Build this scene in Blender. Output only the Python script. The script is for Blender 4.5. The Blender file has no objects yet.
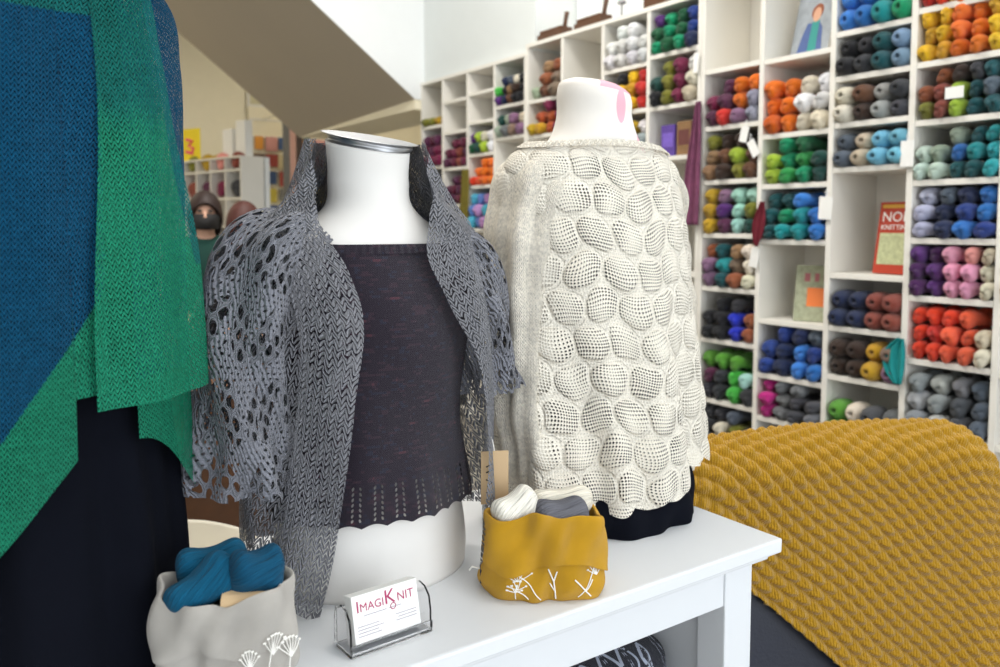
import bpy, bmesh, math, random
import numpy as np
from mathutils import Vector, Matrix
random.seed(7); np.random.seed(7)
S = bpy.context.scene
COL = S.collection
PI = math.pi

# ------------------------------------------------------------------ node helpers
class X:
    """small expression wrapper that builds ShaderNodeMath nodes"""
    def __init__(s, nt, k): s.nt = nt; s.k = k
    def op(s, o, *b):
        n = s.nt.nodes.new('ShaderNodeMath'); n.operation = o
        for i, v in enumerate((s,) + b):
            if isinstance(v, X): s.nt.links.new(v.k, n.inputs[i])
            else: n.inputs[i].default_value = v
        return X(s.nt, n.outputs[0])
    def __add__(s, o): return s.op('ADD', o)
    def __radd__(s, o): return s.op('ADD', o)
    def __sub__(s, o): return s.op('SUBTRACT', o)
    def __rsub__(s, o): return (s * -1) + o
    def __mul__(s, o): return s.op('MULTIPLY', o)
    def __rmul__(s, o): return s.op('MULTIPLY', o)
    def __truediv__(s, o): return s.op('DIVIDE', o)
    def fr(s): return s.op('FRACT')
    def fl(s): return s.op('FLOOR')
    def ab(s): return s.op('ABSOLUTE')
    def mod(s, o): return s.op('FLOORED_MODULO', o)
    def pw(s, o): return s.op('POWER', o)
    def sq(s): return s * s
    def root(s): return s.op('SQRT')
    def lt(s, o): return s.op('LESS_THAN', o)
    def gt(s, o): return s.op('GREATER_THAN', o)
    def sin(s): return s.op('SINE')
    def mx(s, o): return s.op('MAXIMUM', o)
    def mn(s, o): return s.op('MINIMUM', o)

def nmat(name):
    m = bpy.data.materials.new(name); m.use_nodes = True
    nt = m.node_tree; b = nt.nodes['Principled BSDF']
    return m, nt, b
def rgb(h):
    if isinstance(h, str):
        v = [int(h[i:i+2], 16) / 255 for i in (0, 2, 4)]
        return tuple(x / 12.92 if x <= .04045 else ((x + .055) / 1.055) ** 2.4 for x in v) + (1,)
    return tuple(h) + (1,)
def noise(nt, scale, vec=None, detail=2.0):
    n = nt.nodes.new('ShaderNodeTexNoise'); n.inputs['Scale'].default_value = scale; n.inputs['Detail'].default_value = detail
    if vec is not None: nt.links.new(vec, n.inputs['Vector'])
    return n
def coord(nt, which='Object'):
    return nt.nodes.new('ShaderNodeTexCoord').outputs[which]
def uvxy(nt):
    sp = nt.nodes.new('ShaderNodeSeparateXYZ'); nt.links.new(coord(nt, 'UV'), sp.inputs[0])
    return X(nt, sp.outputs[0]), X(nt, sp.outputs[1])
def mixc(nt, fac, a, b):
    n = nt.nodes.new('ShaderNodeMix'); n.data_type = 'RGBA'
    if isinstance(fac, X): nt.links.new(fac.k, n.inputs[0])
    elif isinstance(fac, (int, float)): n.inputs[0].default_value = fac
    else: nt.links.new(fac, n.inputs[0])
    for i, v in ((6, a), (7, b)):
        if isinstance(v, tuple): n.inputs[i].default_value = v
        else: nt.links.new(v, n.inputs[i])
    return n.outputs[2]
def bump(nt, b, h, dist, strength=1.0):
    n = nt.nodes.new('ShaderNodeBump'); n.inputs['Distance'].default_value = dist; n.inputs['Strength'].default_value = strength
    nt.links.new(h.k if isinstance(h, X) else h, n.inputs['Height']); nt.links.new(n.outputs[0], b.inputs['Normal'])
def holes(m, nt, b, hole):
    """hole = 1 -> see-through gap between the yarns"""
    out = nt.nodes['Material Output']; t = nt.nodes.new('ShaderNodeBsdfTransparent'); mx = nt.nodes.new('ShaderNodeMixShader')
    nt.links.new(hole.k, mx.inputs[0]); nt.links.new(b.outputs[0], mx.inputs[1]); nt.links.new(t.outputs[0], mx.inputs[2]); nt.links.new(mx.outputs[0], out.inputs[0])
def plain(name, c, rough=.5, metal=0, var=.06, scale=8, bmp=0, bscale=60, **kw):
    m, nt, b = nmat(name); c = rgb(c)
    n = noise(nt, scale, coord(nt))
    d = tuple(max(0, v * (1 - var)) for v in c[:3]) + (1,); l = tuple(min(1, v * (1 + var)) for v in c[:3]) + (1,)
    nt.links.new(mixc(nt, n.outputs[0], d, l), b.inputs['Base Color'])
    b.inputs['Roughness'].default_value = rough; b.inputs['Metallic'].default_value = metal
    for k, v in kw.items(): b.inputs[k].default_value = v
    if bmp:
        n2 = noise(nt, bscale, coord(nt), 4); bump(nt, b, n2.outputs[0], bmp)
    return m
def fabric_basics(b, rough=.92, sheen=.15):
    b.inputs['Roughness'].default_value = rough; b.inputs['Sheen Weight'].default_value = sheen; b.inputs['Specular IOR Level'].default_value = .15

def stitch(u, v, w, h, slope=1.0):
    c = ((u / w).fr() - .5).ab()                 # 0 centre .. .5 column edge
    f = ((v / h) + c * (2 * slope)).fr() - .5
    q = 1 - (f * 2).sq()
    p = 1 - ((c - .25) * 4).sq()
    return (p.mx(0) * .6 + .4) * q             # 1 on the yarn, 0 in the gaps

def mat_stockinette(name, w, h, gap, attr=None, color=None, bd=.002, patchy=0):
    m, nt, b = nmat(name); fabric_basics(b, .92, .03); b.inputs['Specular IOR Level'].default_value = .05; u, v = uvxy(nt)
    n = X(nt, noise(nt, 14, coord(nt)).outputs[0])
    st = stitch(u, v, w, h)
    hole = st.lt((n - .5) * patchy + gap) if gap > 0 else None
    fine = X(nt, noise(nt, 900, coord(nt), 3).outputs[0])
    if attr:
        a = nt.nodes.new('ShaderNodeAttribute'); a.attribute_name = attr; c = a.outputs['Color']
    else: c = rgb(color)
    hs = nt.nodes.new('ShaderNodeHueSaturation')
    if attr: nt.links.new(c, hs.inputs['Color'])
    else: hs.inputs['Color'].default_value = c
    n3 = X(nt, noise(nt, 160, coord(nt), 2).outputs[0])
    nt.links.new((n3 * .9 + .55).k, hs.inputs['Value']); nt.links.new(hs.outputs[0], b.inputs['Base Color'])
    bump(nt, b, st + fine * .25, bd)
    if hole: holes(m, nt, b, hole)
    return m

# ------------------------------------------------------------------ object helpers
def tag(o, label=None, cat=None, group=None, kind=None):
    if label: o['label'] = label
    if cat: o['category'] = cat
    if group: o['group'] = group
    if kind: o['kind'] = kind
    return o
def empty(name, loc=(0, 0, 0), rz=0, label=None, cat=None, group=None):
    o = bpy.data.objects.new(name, None); COL.objects.link(o); o.location = loc; o.rotation_euler = (0, 0, rz)
    o.empty_display_size = .05
    return tag(o, label, cat, group)
def link(name, me, mat=None, parent=None, smooth=False):
    if mat is not None: me.materials.append(mat)
    o = bpy.data.objects.new(name, me); COL.objects.link(o)
    if parent: o.parent = parent
    if smooth:
        for p in me.polygons: p.use_smooth = True
    return o
class MB:
    """collects shapes into one mesh"""
    def __init__(s): s.bm = bmesh.new()
    def box(s, x0, x1, y0, y1, z0, z1, bev=0, M=None):
        r = bmesh.ops.create_cube(s.bm, size=1)['verts']
        bmesh.ops.scale(s.bm, vec=(x1 - x0, y1 - y0, z1 - z0), verts=r)
        bmesh.ops.translate(s.bm, vec=((x0 + x1) / 2, (y0 + y1) / 2, (z0 + z1) / 2), verts=r)
        if bev:
            es = list({e for v in r for e in v.link_edges})
            g = bmesh.ops.bevel(s.bm, geom=es, offset=bev, segments=2, profile=.6, affect='EDGES', clamp_overlap=True)
            r = list({v for f in g['faces'] for v in f.verts} | {v for v in r if v.is_valid})
        if M is not None: bmesh.ops.transform(s.bm, matrix=M, verts=r)
        return s
    def poly(s, pts, h):
        """prism: pts list of 3D points of a planar face, extruded by vector h"""
        a = [s.bm.verts.new(p) for p in pts]; b = [s.bm.verts.new(Vector(p) + Vector(h)) for p in pts]
        n = len(pts); s.bm.faces.new(a[::-1]); s.bm.faces.new(b)
        for i in range(n): s.bm.faces.new((a[i], a[(i + 1) % n], b[(i + 1) % n], b[i]))
        return s
    def tube(s, pts, r, n=8, cap=True):
        pts = [Vector(p) for p in pts]; rings = []
        rs = r if isinstance(r, (list, tuple)) else [r] * len(pts)
        for i, p in enumerate(pts):
            t = (pts[min(i + 1, len(pts) - 1)] - pts[max(i - 1, 0)]).normalized()
            a = t.orthogonal().normalized() if i == 0 else (pa - t * pa.dot(t)).normalized()
            pa = a; c = t.cross(a)
            rings.append([s.bm.verts.new(p + (a * math.cos(2 * PI * k / n) + c * math.sin(2 * PI * k / n)) * rs[i]) for k in range(n)])
        for i in range(len(rings) - 1):
            for k in range(n): s.bm.faces.new((rings[i][k], rings[i][(k + 1) % n], rings[i + 1][(k + 1) % n], rings[i + 1][k]))
        if cap: s.bm.faces.new(rings[0][::-1]); s.bm.faces.new(rings[-1])
        return s
    def build(s, name, mat=None, parent=None, smooth=False):
        bmesh.ops.recalc_face_normals(s.bm, faces=s.bm.faces)
        me = bpy.data.meshes.new(name); s.bm.to_mesh(me); s.bm.free()
        return link(name, me, mat, parent, smooth)
def grid_mesh(name, P, UV=None, closed=False, colors=None, mask=None, caps=False):
    """P: (nu, nv, 3) array"""
    nu, nv = P.shape[:2]; idx = np.arange(nu * nv).reshape(nu, nv)
    a = idx if not closed else np.vstack([idx, idx[:1]])
    q = np.stack([a[:-1, :-1], a[1:, :-1], a[1:, 1:], a[:-1, 1:]], -1)
    if mask is not None:
        q = q[mask]
    q = q.reshape(-1, 4)
    me = bpy.data.meshes.new(name)
    faces = q.tolist()
    if caps: faces = faces + [idx[:, 0][::-1].tolist(), idx[:, -1].tolist()]
    me.from_pydata(P.reshape(-1, 3).tolist(), [], faces)
    if UV is not None:
        uvl = me.uv_layers.new(name='UVMap'); li = np.empty(len(me.loops), dtype=np.int32); me.loops.foreach_get('vertex_index', li)
        uvf = UV.reshape(-1, 2)[li]
        if closed:      # keep the seam from stretching back
            per = np.ptp(UV[:, 0, 0]) * nu / (nu - 1)
            nq = len(q) * 4; uq = uvf[:nq].reshape(-1, 4, 2)
            big = (uq[:, :, 0].max(1) - uq[:, :, 0].min(1)) > per / 2
            lo = uq[:, :, 0] < UV[:, :, 0].mean()
            uq[:, :, 0] += np.where(big[:, None] & lo, per, 0)
            uvf[:nq] = uq.reshape(-1, 2)
        uvl.data.foreach_set('uv', uvf.ravel().astype(np.float32))
    if colors is not None:
        ca = me.color_attributes.new('yarn', 'FLOAT_COLOR', 'POINT'); ca.data.foreach_set('color', colors.reshape(-1, 4).astype(np.float32).ravel())
    me.polygons.foreach_set('use_smooth', [True] * len(me.polygons))
    me.update()
    return me
def cr(xs, ys):
    """cubic Hermite through points"""
    o = np.argsort(xs); xs = np.array(xs, float)[o]; ys = np.array(ys, float)[o]
    d = np.gradient(ys, xs) if len(xs) > 2 else np.full(len(xs), (ys[-1] - ys[0]) / (xs[-1] - xs[0]))
    def f(x):
        x = np.clip(np.asarray(x, float), xs[0], xs[-1]); i = np.clip(np.searchsorted(xs, x) - 1, 0, len(xs) - 2)
        h = xs[i + 1] - xs[i]; t = (x - xs[i]) / h
        return ((2 * t**3 - 3 * t**2 + 1) * ys[i] + (t**3 - 2 * t**2 + t) * h * d[i] + (-2 * t**3 + 3 * t**2) * ys[i + 1] + (t**3 - t**2) * h * d[i + 1])
    return f
def rings_fn(R):
    """R: list of (z, cx, cy, a, b)"""
    z = [r[0] for r in R]
    return [cr(z, [r[k] for r in R]) for k in (1, 2, 3, 4)]
def loft(name, R, mat, parent, nz=60, nt=64, caps=True, n=2.0, rad=None):
    f = rings_fn(R); z0 = min(r[0] for r in R); z1 = max(r[0] for r in R)
    z = np.linspace(z0, z1, nz)[None, :].repeat(nt, 0); th = np.linspace(0, 2 * PI, nt, endpoint=False)[:, None].repeat(nz, 1)
    cx, cy, a, b = [k(z) for k in f]
    e = 2 / n; s, c = np.sin(th), np.cos(th)
    s = np.sign(s) * abs(s)**e; c = np.sign(c) * abs(c)**e
    r = 0 if rad is None else rad(th, z)
    P = np.stack([cx + (a + r) * s, cy - (b + r) * c, z], -1)
    return link(name, grid_mesh(name, P, np.stack([th * .17, z], -1), True, caps=caps), mat, parent)
def drape(name, R, mat, parent, t0, t1, ztop, zbot, rad=None, nu=160, nv=160, pitch=.19, color=None, off=0, uvw=None, uv='arc'):
    """cloth hung on the ring profile R; t0/t1 = opening angles by z, ztop/zbot = edge heights by s in 0..1"""
    f = rings_fn(R)
    s = np.linspace(0, 1, nu)[:, None].repeat(nv, 1); v = np.linspace(0, 1, nv)[None, :].repeat(nu, 0)
    z = ztop(s) * (1 - v) + zbot(s) * v
    th = t0(z) + (t1(z) - t0(z)) * s
    cx, cy, a, b = [k(z) for k in f]
    UV = np.stack([th * pitch, z], -1)
    if uv == 'arc':
        P0 = np.stack([cx + a * np.sin(th), cy - b * np.cos(th), z], -1)
        dv = np.linalg.norm(np.diff(P0, axis=1), axis=2); lv = np.concatenate([np.zeros((nu, 1)), np.cumsum(dv, 1)], 1)
        du = np.linalg.norm(np.diff(P0, axis=0), axis=2); lu = np.concatenate([np.zeros((1, nv)), np.cumsum(du, 0)], 0)
        UV = np.stack([lu - lu[-1:] / 2, z[:, :1] - lv], -1)
    if uvw: UV = uvw(UV)
    r = off if rad is None else rad(th, z, UV, s, v) + off
    P = np.stack([cx + (a + r) * np.sin(th), cy - (b + r) * np.cos(th), z], -1)
    C = None if color is None else color(P, th, z)
    return link(name, grid_mesh(name, P, UV, colors=C), mat, parent)
def sleeve(name, path, ra, rb, mat, parent, nu=90, nv=120, rad=None, zend=None):
    """tube along path (list of xyz); ra/rb radii lists across X and Y"""
    t = np.linspace(0, 1, len(path)); v = np.linspace(0, 1, nv)
    p = np.stack([cr(t, [q[k] for q in path])(v) for k in range(3)], -1)
    A = cr(t, ra)(v); B = cr(t, rb)(v)
    th = np.linspace(0, 2 * PI, nu, endpoint=False)
    T = np.gradient(p, axis=0); T /= np.linalg.norm(T, axis=1)[:, None]
    ey = np.array([0, 1, 0.]); ex = np.cross(ey[None], -T); ex /= np.linalg.norm(ex, axis=1)[:, None]; e2 = np.cross(-T, ex)
    L = np.concatenate([[0], np.cumsum(np.linalg.norm(np.diff(p, axis=0), axis=1))])
    TH = th[:, None].repeat(nv, 1); Z = (-L)[None].repeat(nu, 0)
    r = 0 if rad is None else rad(TH, Z, v[None].repeat(nu, 0))
    P = p[None] + ((A[None] + r) * np.sin(TH))[..., None] * ex[None] - ((B[None] + r) * np.cos(TH))[..., None] * e2[None]
    UV = np.stack([TH * .075, Z], -1)
    return link(name, grid_mesh(name, P, UV, True), mat, parent)
def K(c): return lambda z: np.full_like(np.asarray(z, float), c)
def sstep(a, b, x):
    t = np.clip((x - a) / (b - a), 0, 1); return t * t * (3 - 2 * t)

# ------------------------------------------------------------------ camera
cam = bpy.data.cameras.new('camera'); co = bpy.data.objects.new('camera', cam); COL.objects.link(co)
co.location = (0, 0, 1.45); co.rotation_euler = (math.radians(86), 0, math.radians(-34.5))
cam.sensor_width = 36; cam.lens = 815 / 1000 * 36; cam.shift_y = -.0515; cam.clip_start = .02
cam.dof.use_dof = True; cam.dof.focus_distance = 1.28; cam.dof.aperture_fstop = 4.6
S.camera = co
S.view_settings.view_transform = 'Standard'; S.view_settings.look = 'None'; S.view_settings.gamma = 1
S.view_settings.exposure = -0.38; S.view_settings.use_curve_mapping = False
S.cycles.use_denoising = True; S.cycles.transparent_max_bounces = 24; S.cycles.max_bounces = 10; S.cycles.sample_clamp_indirect = 6

# ------------------------------------------------------------------ materials
M = {}
M['white'] = plain('white_lacquer', 'dfe1e4', .45, var=.015)
M['shelfwhite'] = plain('white_melamine', 'e9e5dc', .5, var=.02)
M['wall'] = plain('white_wall_paint', 'eef0f0', .8, var=.02, bmp=.0008, bscale=40)
M['wallgrey'] = plain('cool_white_wall_paint', 'e2e6e4', .8, var=.02, bmp=.0008, bscale=40)
M['cream_wall'] = plain('cream_wall_paint', 'f3ead0', .85, var=.03)
M['taupe'] = plain('shaded_soffit_taupe', 'b8ad9b', .75, var=.04, scale=2, bmp=.001, bscale=30)  # whitish beige darkened to taupe for the underside's weaker light
M['floor'] = plain('grey_floor', '8d877e', .45, var=.15)
M['busts'] = plain('white_mannequin_cloth', 'e3dfda', .7, var=.015)
M['steel'] = plain('brushed_steel', '9d9d9f', .36, metal=.9, var=.05)
M['navyleather'] = plain('navy_leather', '161b2b', .42, var=.1, bmp=.0006, bscale=150)
M['blackcloth'] = plain('black_jersey', '0c0e16', .95, var=.15, bmp=.0004, bscale=500, **{'Specular IOR Level': .08})
M['wood'] = plain('dark_walnut', '5b3a22', .5, var=.25, scale=20)
M['kraft'] = plain('kraft_card', 'c9ab84', .8)
M['paper'] = plain('white_card', 'efeeea', .7, var=.01)
M['magenta'] = plain('magenta_ink', 'a8245c', .6)
M['ink'] = plain('grey_ink', '9a8f9c', .7)
M['blackink'] = plain('black_ink', '1c1a1a', .7)
M['clear'] = None
m, nt, b = nmat('clear_acrylic'); b.inputs['Transmission Weight'].default_value = 1; b.inputs['Roughness'].default_value = .03; b.inputs['IOR'].default_value = 1.3
b.inputs['Base Color'].default_value = (.97, .97, .98, 1); M['clear'] = m

# yarn: colour from each object's own colour
m, nt, b = nmat('wool_yarn'); fabric_basics(b, .9, .2); u, v = uvxy(nt)
oi = nt.nodes.new('ShaderNodeObjectInfo'); hs = nt.nodes.new('ShaderNodeHueSaturation')
nt.links.new(oi.outputs['Color'], hs.inputs['Color'])
nn = X(nt, noise(nt, 30, coord(nt), 3).outputs[0]); nt.links.new((nn * .6 + .7).k, hs.inputs['Value'])
nt.links.new(hs.outputs[0], b.inputs['Base Color'])
w1 = ((u * 26 + v * 5) * (2 * PI)).sin(); n9 = X(nt, noise(nt, 120, coord(nt), 3).outputs[0])
bump(nt, b, w1 * .4 + n9 * .8, .003); M['yarn'] = m
m = m.copy(); m.name = 'wool_yarn_mixed'; nt = m.node_tree; at = nt.nodes.new('ShaderNodeAttribute'); at.attribute_name = 'yarn'
nt.links.new(at.outputs['Color'], [n for n in nt.nodes if n.type == 'HUE_SAT'][0].inputs['Color']); M['mixedyarn'] = m
# finer strands for the close skeins
m, nt, b = nmat('fine_yarn'); fabric_basics(b, .8, .04); u, v = uvxy(nt)
oi = nt.nodes.new('ShaderNodeObjectInfo'); hs = nt.nodes.new('ShaderNodeHueSaturation'); nt.links.new(oi.outputs['Color'], hs.inputs['Color'])
nn = X(nt, noise(nt, 60, coord(nt), 3).outputs[0])
wv = nt.nodes.new('ShaderNodeTexNoise'); cmb = nt.nodes.new('ShaderNodeCombineXYZ')
nt.links.new((u * 34 + v * 9).k, cmb.inputs[0]); nt.links.new((v * 1.2).k, cmb.inputs[1]); nt.links.new(cmb.outputs[0], wv.inputs['Vector']); wv.inputs['Scale'].default_value = 1.6
wvx = X(nt, wv.outputs[0])
nt.links.new((wvx * 1.3 + .35).k, hs.inputs['Value']); nt.links.new(hs.outputs[0], b.inputs['Base Color'])
bump(nt, b, wvx, .006); M['fineyarn'] = m

# ------------------------------------------------------------------ setting
def struct(o): o['kind'] = 'structure'; return o
X0 = 3.25; DEP = .36; XB = X0 + DEP        # shelving front and back planes
struct(MB().box(-4.2, 8.2, -3.2, 13.2, -.1, 0).build('floor', M['floor']))
struct(MB().box(-4.2, 8.2, -3.2, 13.2, 4.6, 4.7).build('ceiling', M['wall']))
struct(MB().box(XB + .02, XB + .14, -3.2, 4.36, 0, 4.6).build('wall_right', M['wall']))
struct(MB().box(XB + .02, XB + .14, 4.36, 5.9, 0, 2.6).build('wall_right_alcove', M['wallgrey']))
struct(MB().box(3.285, XB + .14, 4.37, 5.87, 2.6, 4.6).build('wall_right_bulkhead', M['wallgrey']))
struct(MB().box(-4.2, 8.2, 12.9, 13.0, 0, 4.6).build('wall_back', M['cream_wall']))
struct(MB().box(-4.3, -4.2, -3.2, 13.2, 0, 4.6).build('wall_left', M['wall']))
struct(MB().box(8.1, 8.2, 5.9, 12.9, 0, 4.6).build('wall_far', M['cream_wall']))
# shop front behind the camera: sill, piers and head around two big windows
struct(MB().box(-4.2, 3.8, -3.2, -3.1, 0, .35).box(-4.2, 3.8, -3.2, -3.1, 3.5, 4.6).box(-4.2, -3.9, -3.2, -3.1, .35, 3.5).box(-.2, .1, -3.2, -3.1, .35, 3.5).box(3.4, 3.8, -3.2, -3.1, .35, 3.5).build('wall_front', M['wall']))
for i, (a, c) in enumerate(((-3.9, -.2), (.1, 3.4))):
    o = struct(MB().box(a, a + .06, -3.19, -3.11, .35, 3.5).box(c - .06, c, -3.19, -3.11, .35, 3.5).box(a + .06, c - .06, -3.19, -3.11, .35, .42).box(a + .06, c - .06, -3.19, -3.11, 3.43, 3.5).build('window_%d' % (i + 1), M['white']))
# staircase crossing overhead: underside with its shade partly in the taupe colour, white side
sl = .75
xa, xb_, za = .4, 3.2, 2.46
zt = za + (xb_ - xa) * sl
ya, yb = 5.86, 8.42
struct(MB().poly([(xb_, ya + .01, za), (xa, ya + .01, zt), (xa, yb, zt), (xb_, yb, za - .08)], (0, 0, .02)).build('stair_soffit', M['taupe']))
struct(MB().poly([(xb_, ya, za + .0), (3.30, ya, za + .0), (3.30, ya, 4.6), (xb_ - (4.6 - za) / sl, ya, 4.6)], (0, .008, 0)).build('stair_side_wall', M['wall']))
struct(MB().box(xb_, XB + .14, ya + .01, yb, za - .08, 4.6).build('stair_landing_wall', M['cream_wall']))

# ------------------------------------------------------------------ shelving
NC = 'CUBBIES'
YB = [5.86, 5.515, 5.155, 4.80, 4.424, 4.045, 3.665, 3.29, 2.91, 2.535, 2.16, 1.80, 1.448, 1.08]   # column boundaries, far to near
UP = .022
def unit(name, label, i0, i1, ztop, shelves, group):
    root = empty(name, (XB, (YB[i0] + YB[i1]) / 2, 0), 0, label, 'shelving unit', group)
    inv = Matrix.Translation((-root.location.x, -root.location.y, 0))
    def P(n, mb): o = mb.build(n, M['shelfwhite'], root); o.data.transform(inv); return o
    t = .013
    P('back_panel', MB().box(XB - .012, XB, YB[i1] + t, YB[i0] - t, .05, ztop - .02))
    for k in range(i0, i1 + 1):
        y = YB[k]
        w = t
        y0, y1 = y - w, y + w
        if k == i0: y0, y1 = y - 2 * w + .002, y - .001      # outer sides of neighbouring units meet, not overlap
        if k == i1: y0, y1 = y + .001, y + 2 * w - .002
        P('upright', MB().box(X0, XB - .012, y0, y1, 0, ztop - .026, .002))
    P('top_board', MB().box(X0 - .004, XB, YB[i1] + .001, YB[i0] - .001, ztop - .026, ztop, .002))
    for k in range(i0, i1):
        yl = YB[k] - (2 * t if k == i0 else t) - .001; yr = YB[k + 1] + (2 * t if k + 1 == i1 else t) + .001
        for zz in shelves[k - i0]:
            P('shelf', MB().box(X0 + .002, XB - .013, yr, yl, zz - .024, zz, .002))
        P('plinth', MB().box(X0 + .03, X0 + .045, yr, yl, 0, .06))
    return root
SH = {
 'A1': [2.235, 1.915, 1.645, 1.36, 1.07, .78, .5, .2], 'A2': [2.40, 2.165, 1.89, 1.61, 1.33, 1.05, .77, .5, .2],
 'A3': [2.415, 2.205, 1.97, 1.74, 1.425, 1.13, .83, .52, .2], 'A4': [2.28, 2.06, 1.79, 1.5, 1.22, .93, .6, .25],
 'B1': [2.27, 2.04, 1.76, 1.48, 1.2, .9, .6, .3], 'B2': [2.04, 1.76, 1.48, 1.2, .9, .6, .3], 'B3': [2.35, 2.10, 1.80, 1.5, 1.2, .9, .6, .3], 'B4': [2.375, 2.095, 1.82, 1.5, 1.2, .9, .6, .3],
 'C1': [2.235, 1.949, 1.678, 1.408, 1.136, .869, .556, .3], 'C2': [2.229, 1.878, 1.643, 1.382, 1.0, .737, .526, .28],
 'C3': [2.285, 2.094, 1.894, 1.701, 1.239, 1.005, .786, .5, .26], 'C4': [2.31, 2.097, 1.868, 1.63, 1.398, 1.165, .907, .62, .3], 'C5': [2.32, 2.1, 1.87, 1.63, 1.4, 1.16, .9, .62, .3]}
unit('shelving_unit', 'white cubby shelving unit farthest along the wall, beside the staircase', 0, 4, 2.59, [SH[k] for k in ('A1', 'A2', 'A3', 'A4')], 'white wall shelving units')
unit('shelving_unit', 'white cubby shelving unit behind the cream sweater bust, wooden tools on top', 4, 8, 2.64, [SH[k] for k in ('B1', 'B2', 'B3', 'B4')], 'white wall shelving units')
unit('shelving_unit', 'tall white cubby shelving unit behind the armchair with mustard blanket', 8, 13, 2.95, [SH[k] for k in ('C1', 'C2', 'C3', 'C4', 'C5')], 'white wall shelving units')

# ------------------------------------------------------------------ yarn
def skein_mesh(name, L=.2, R=.5, lob=.2, tw=1.6, nu=28, nv=26):
    """twisted hank lying along X, unit cross-section radius R scaled later"""
    v = np.linspace(0, 1, nv)[None].repeat(nu, 0); th = np.linspace(0, 2 * PI, nu, endpoint=False)[:, None].repeat(nv, 1)
    x = -np.cos(v * PI) * .5; e = np.sin(v * PI)
    env = np.clip(e, 0, 1)**.55 * (1 - .10 * np.cos(4 * PI * v))
    r = R * env * (1 - lob + lob * np.cos(2 * (th - tw * (v - .5) * PI)))
    notch = 1 - .16 * np.exp(-(np.sin(th - tw * (v - .5) * PI)**2) * 0 - 0)
    P = np.stack([x * L * notch / .84, r * np.cos(th), r * np.sin(th)], -1)
    # dent the two ends so the loops show
    d = .012 * np.exp(-((np.abs(x) - .5) / .05)**2) * (1 - np.abs(np.cos(th - tw * (v - .5) * PI)))
    P[..., 0] -= np.sign(x) * d
    return grid_mesh(name, P, np.stack([th / (2 * PI), v], -1), True)
def ball_mesh(name, L=.14, R=.5, nu=26):
    prof = [(-.5, 0.0), (-.49, .3), (-.43, .6), (-.3, .88), (-.1, 1), (.1, 1), (.3, .9), (.43, .68), (.5, .42), (.5, .26), (.44, .15), (.36, .1), (.33, 0)]
    x = np.array([p[0] for p in prof]) * -1; r = np.array([p[1] for p in prof]) * R
    th = np.linspace(0, 2 * PI, nu, endpoint=False)
    P = np.stack([np.repeat((x * L)[None], nu, 0), r[None] * np.cos(th)[:, None], r[None] * np.sin(th)[:, None]], -1)
    UV = np.stack([np.repeat(th[:, None], len(x), 1) / (2 * PI), np.repeat(np.linspace(0, 1, len(x))[None], nu, 0)], -1)
    return grid_mesh(name, P, UV, True)
SK = [skein_mesh('yarn_skein_mesh', lob=l, tw=t) for l, t in ((.16, 1.4), (.2, 1.8), (.13, 2.2))]
BALL = ball_mesh('yarn_ball_mesh')
for me in SK + [BALL]: me.materials.append(M['yarn'])
PAL = {  # colour name -> srgb hex
 'black': '1b1b1f', 'charcoal': '37383e', 'dark grey': '4c4e54', 'grey': '77797c', 'light grey': 'b4b6b4', 'silver': '9ba1a3', 'slate': '55606e', 'white': 'eeeeec', 'cream': 'ece2cb', 'beige': 'd5c6ab',
 'taupe': '85705e', 'tan': 'a3805a', 'brown': '6b452d', 'dark brown': '3b281d', 'copper': 'a05a38', 'rust': 'b9562a', 'red-brown': '8e4538', 'orange': 'f07818', 'burnt orange': 'e2640f', 'vivid orange': 'fb7a2a',
 'red': 'd8352c', 'scarlet': 'f0421f', 'coral': 'f7643d', 'yellow': 'f4c21c', 'gold': 'dba726', 'mustard': 'bf9a1e', 'olive': '84832c', 'lime': 'a9c63a', 'green': '2f9a4c', 'grass green': '5d9e35', 'bright green': '4fc14b',
 'emerald': '0f9a68', 'forest green': '1b5f3c', 'bottle green': '1f4d46', 'mint': 'a8dccb', 'pale mint': 'd2e6d7', 'sage': '9fae97', 'dark teal': '14555c', 'teal': '149296', 'turquoise': '27b3bd', 'sky blue': '76bfdc', 'steel blue': '7f9fbb',
 'blue': '2a73c4', 'azure': '3f86dc', 'royal blue': '2233c8', 'navy': '1f2c52', 'deep blue': '25408c', 'pale lilac': 'c3c9e2', 'lilac grey': 'a4a2b4', 'mauve': '8f6a88', 'purple': '5b2a78', 'deep purple': '4a1a56', 'plum': '5c2a4a',
 'maroon': '7a1f46', 'burgundy': '65203a', 'magenta': 'c02082', 'pink': 'f2a5c4', 'salmon': 'ee9a94', 'multicoloured blue': '5f82c4', 'multicoloured pink': 'b888bc', 'multicoloured aqua': '4fa9c4'}
ROWN = ['bottom', 'second', 'third', 'fourth', 'fifth']
ORD = ['first', 'second', 'third', 'fourth', 'fifth', 'sixth', 'seventh']
CI = {k: i for i, k in enumerate(['A1', 'A2', 'A3', 'A4', 'B1', 'B2', 'B3', 'B4', 'C1', 'C2', 'C3', 'C4', 'C5'])}
count = [0]; FAR = []
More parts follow.
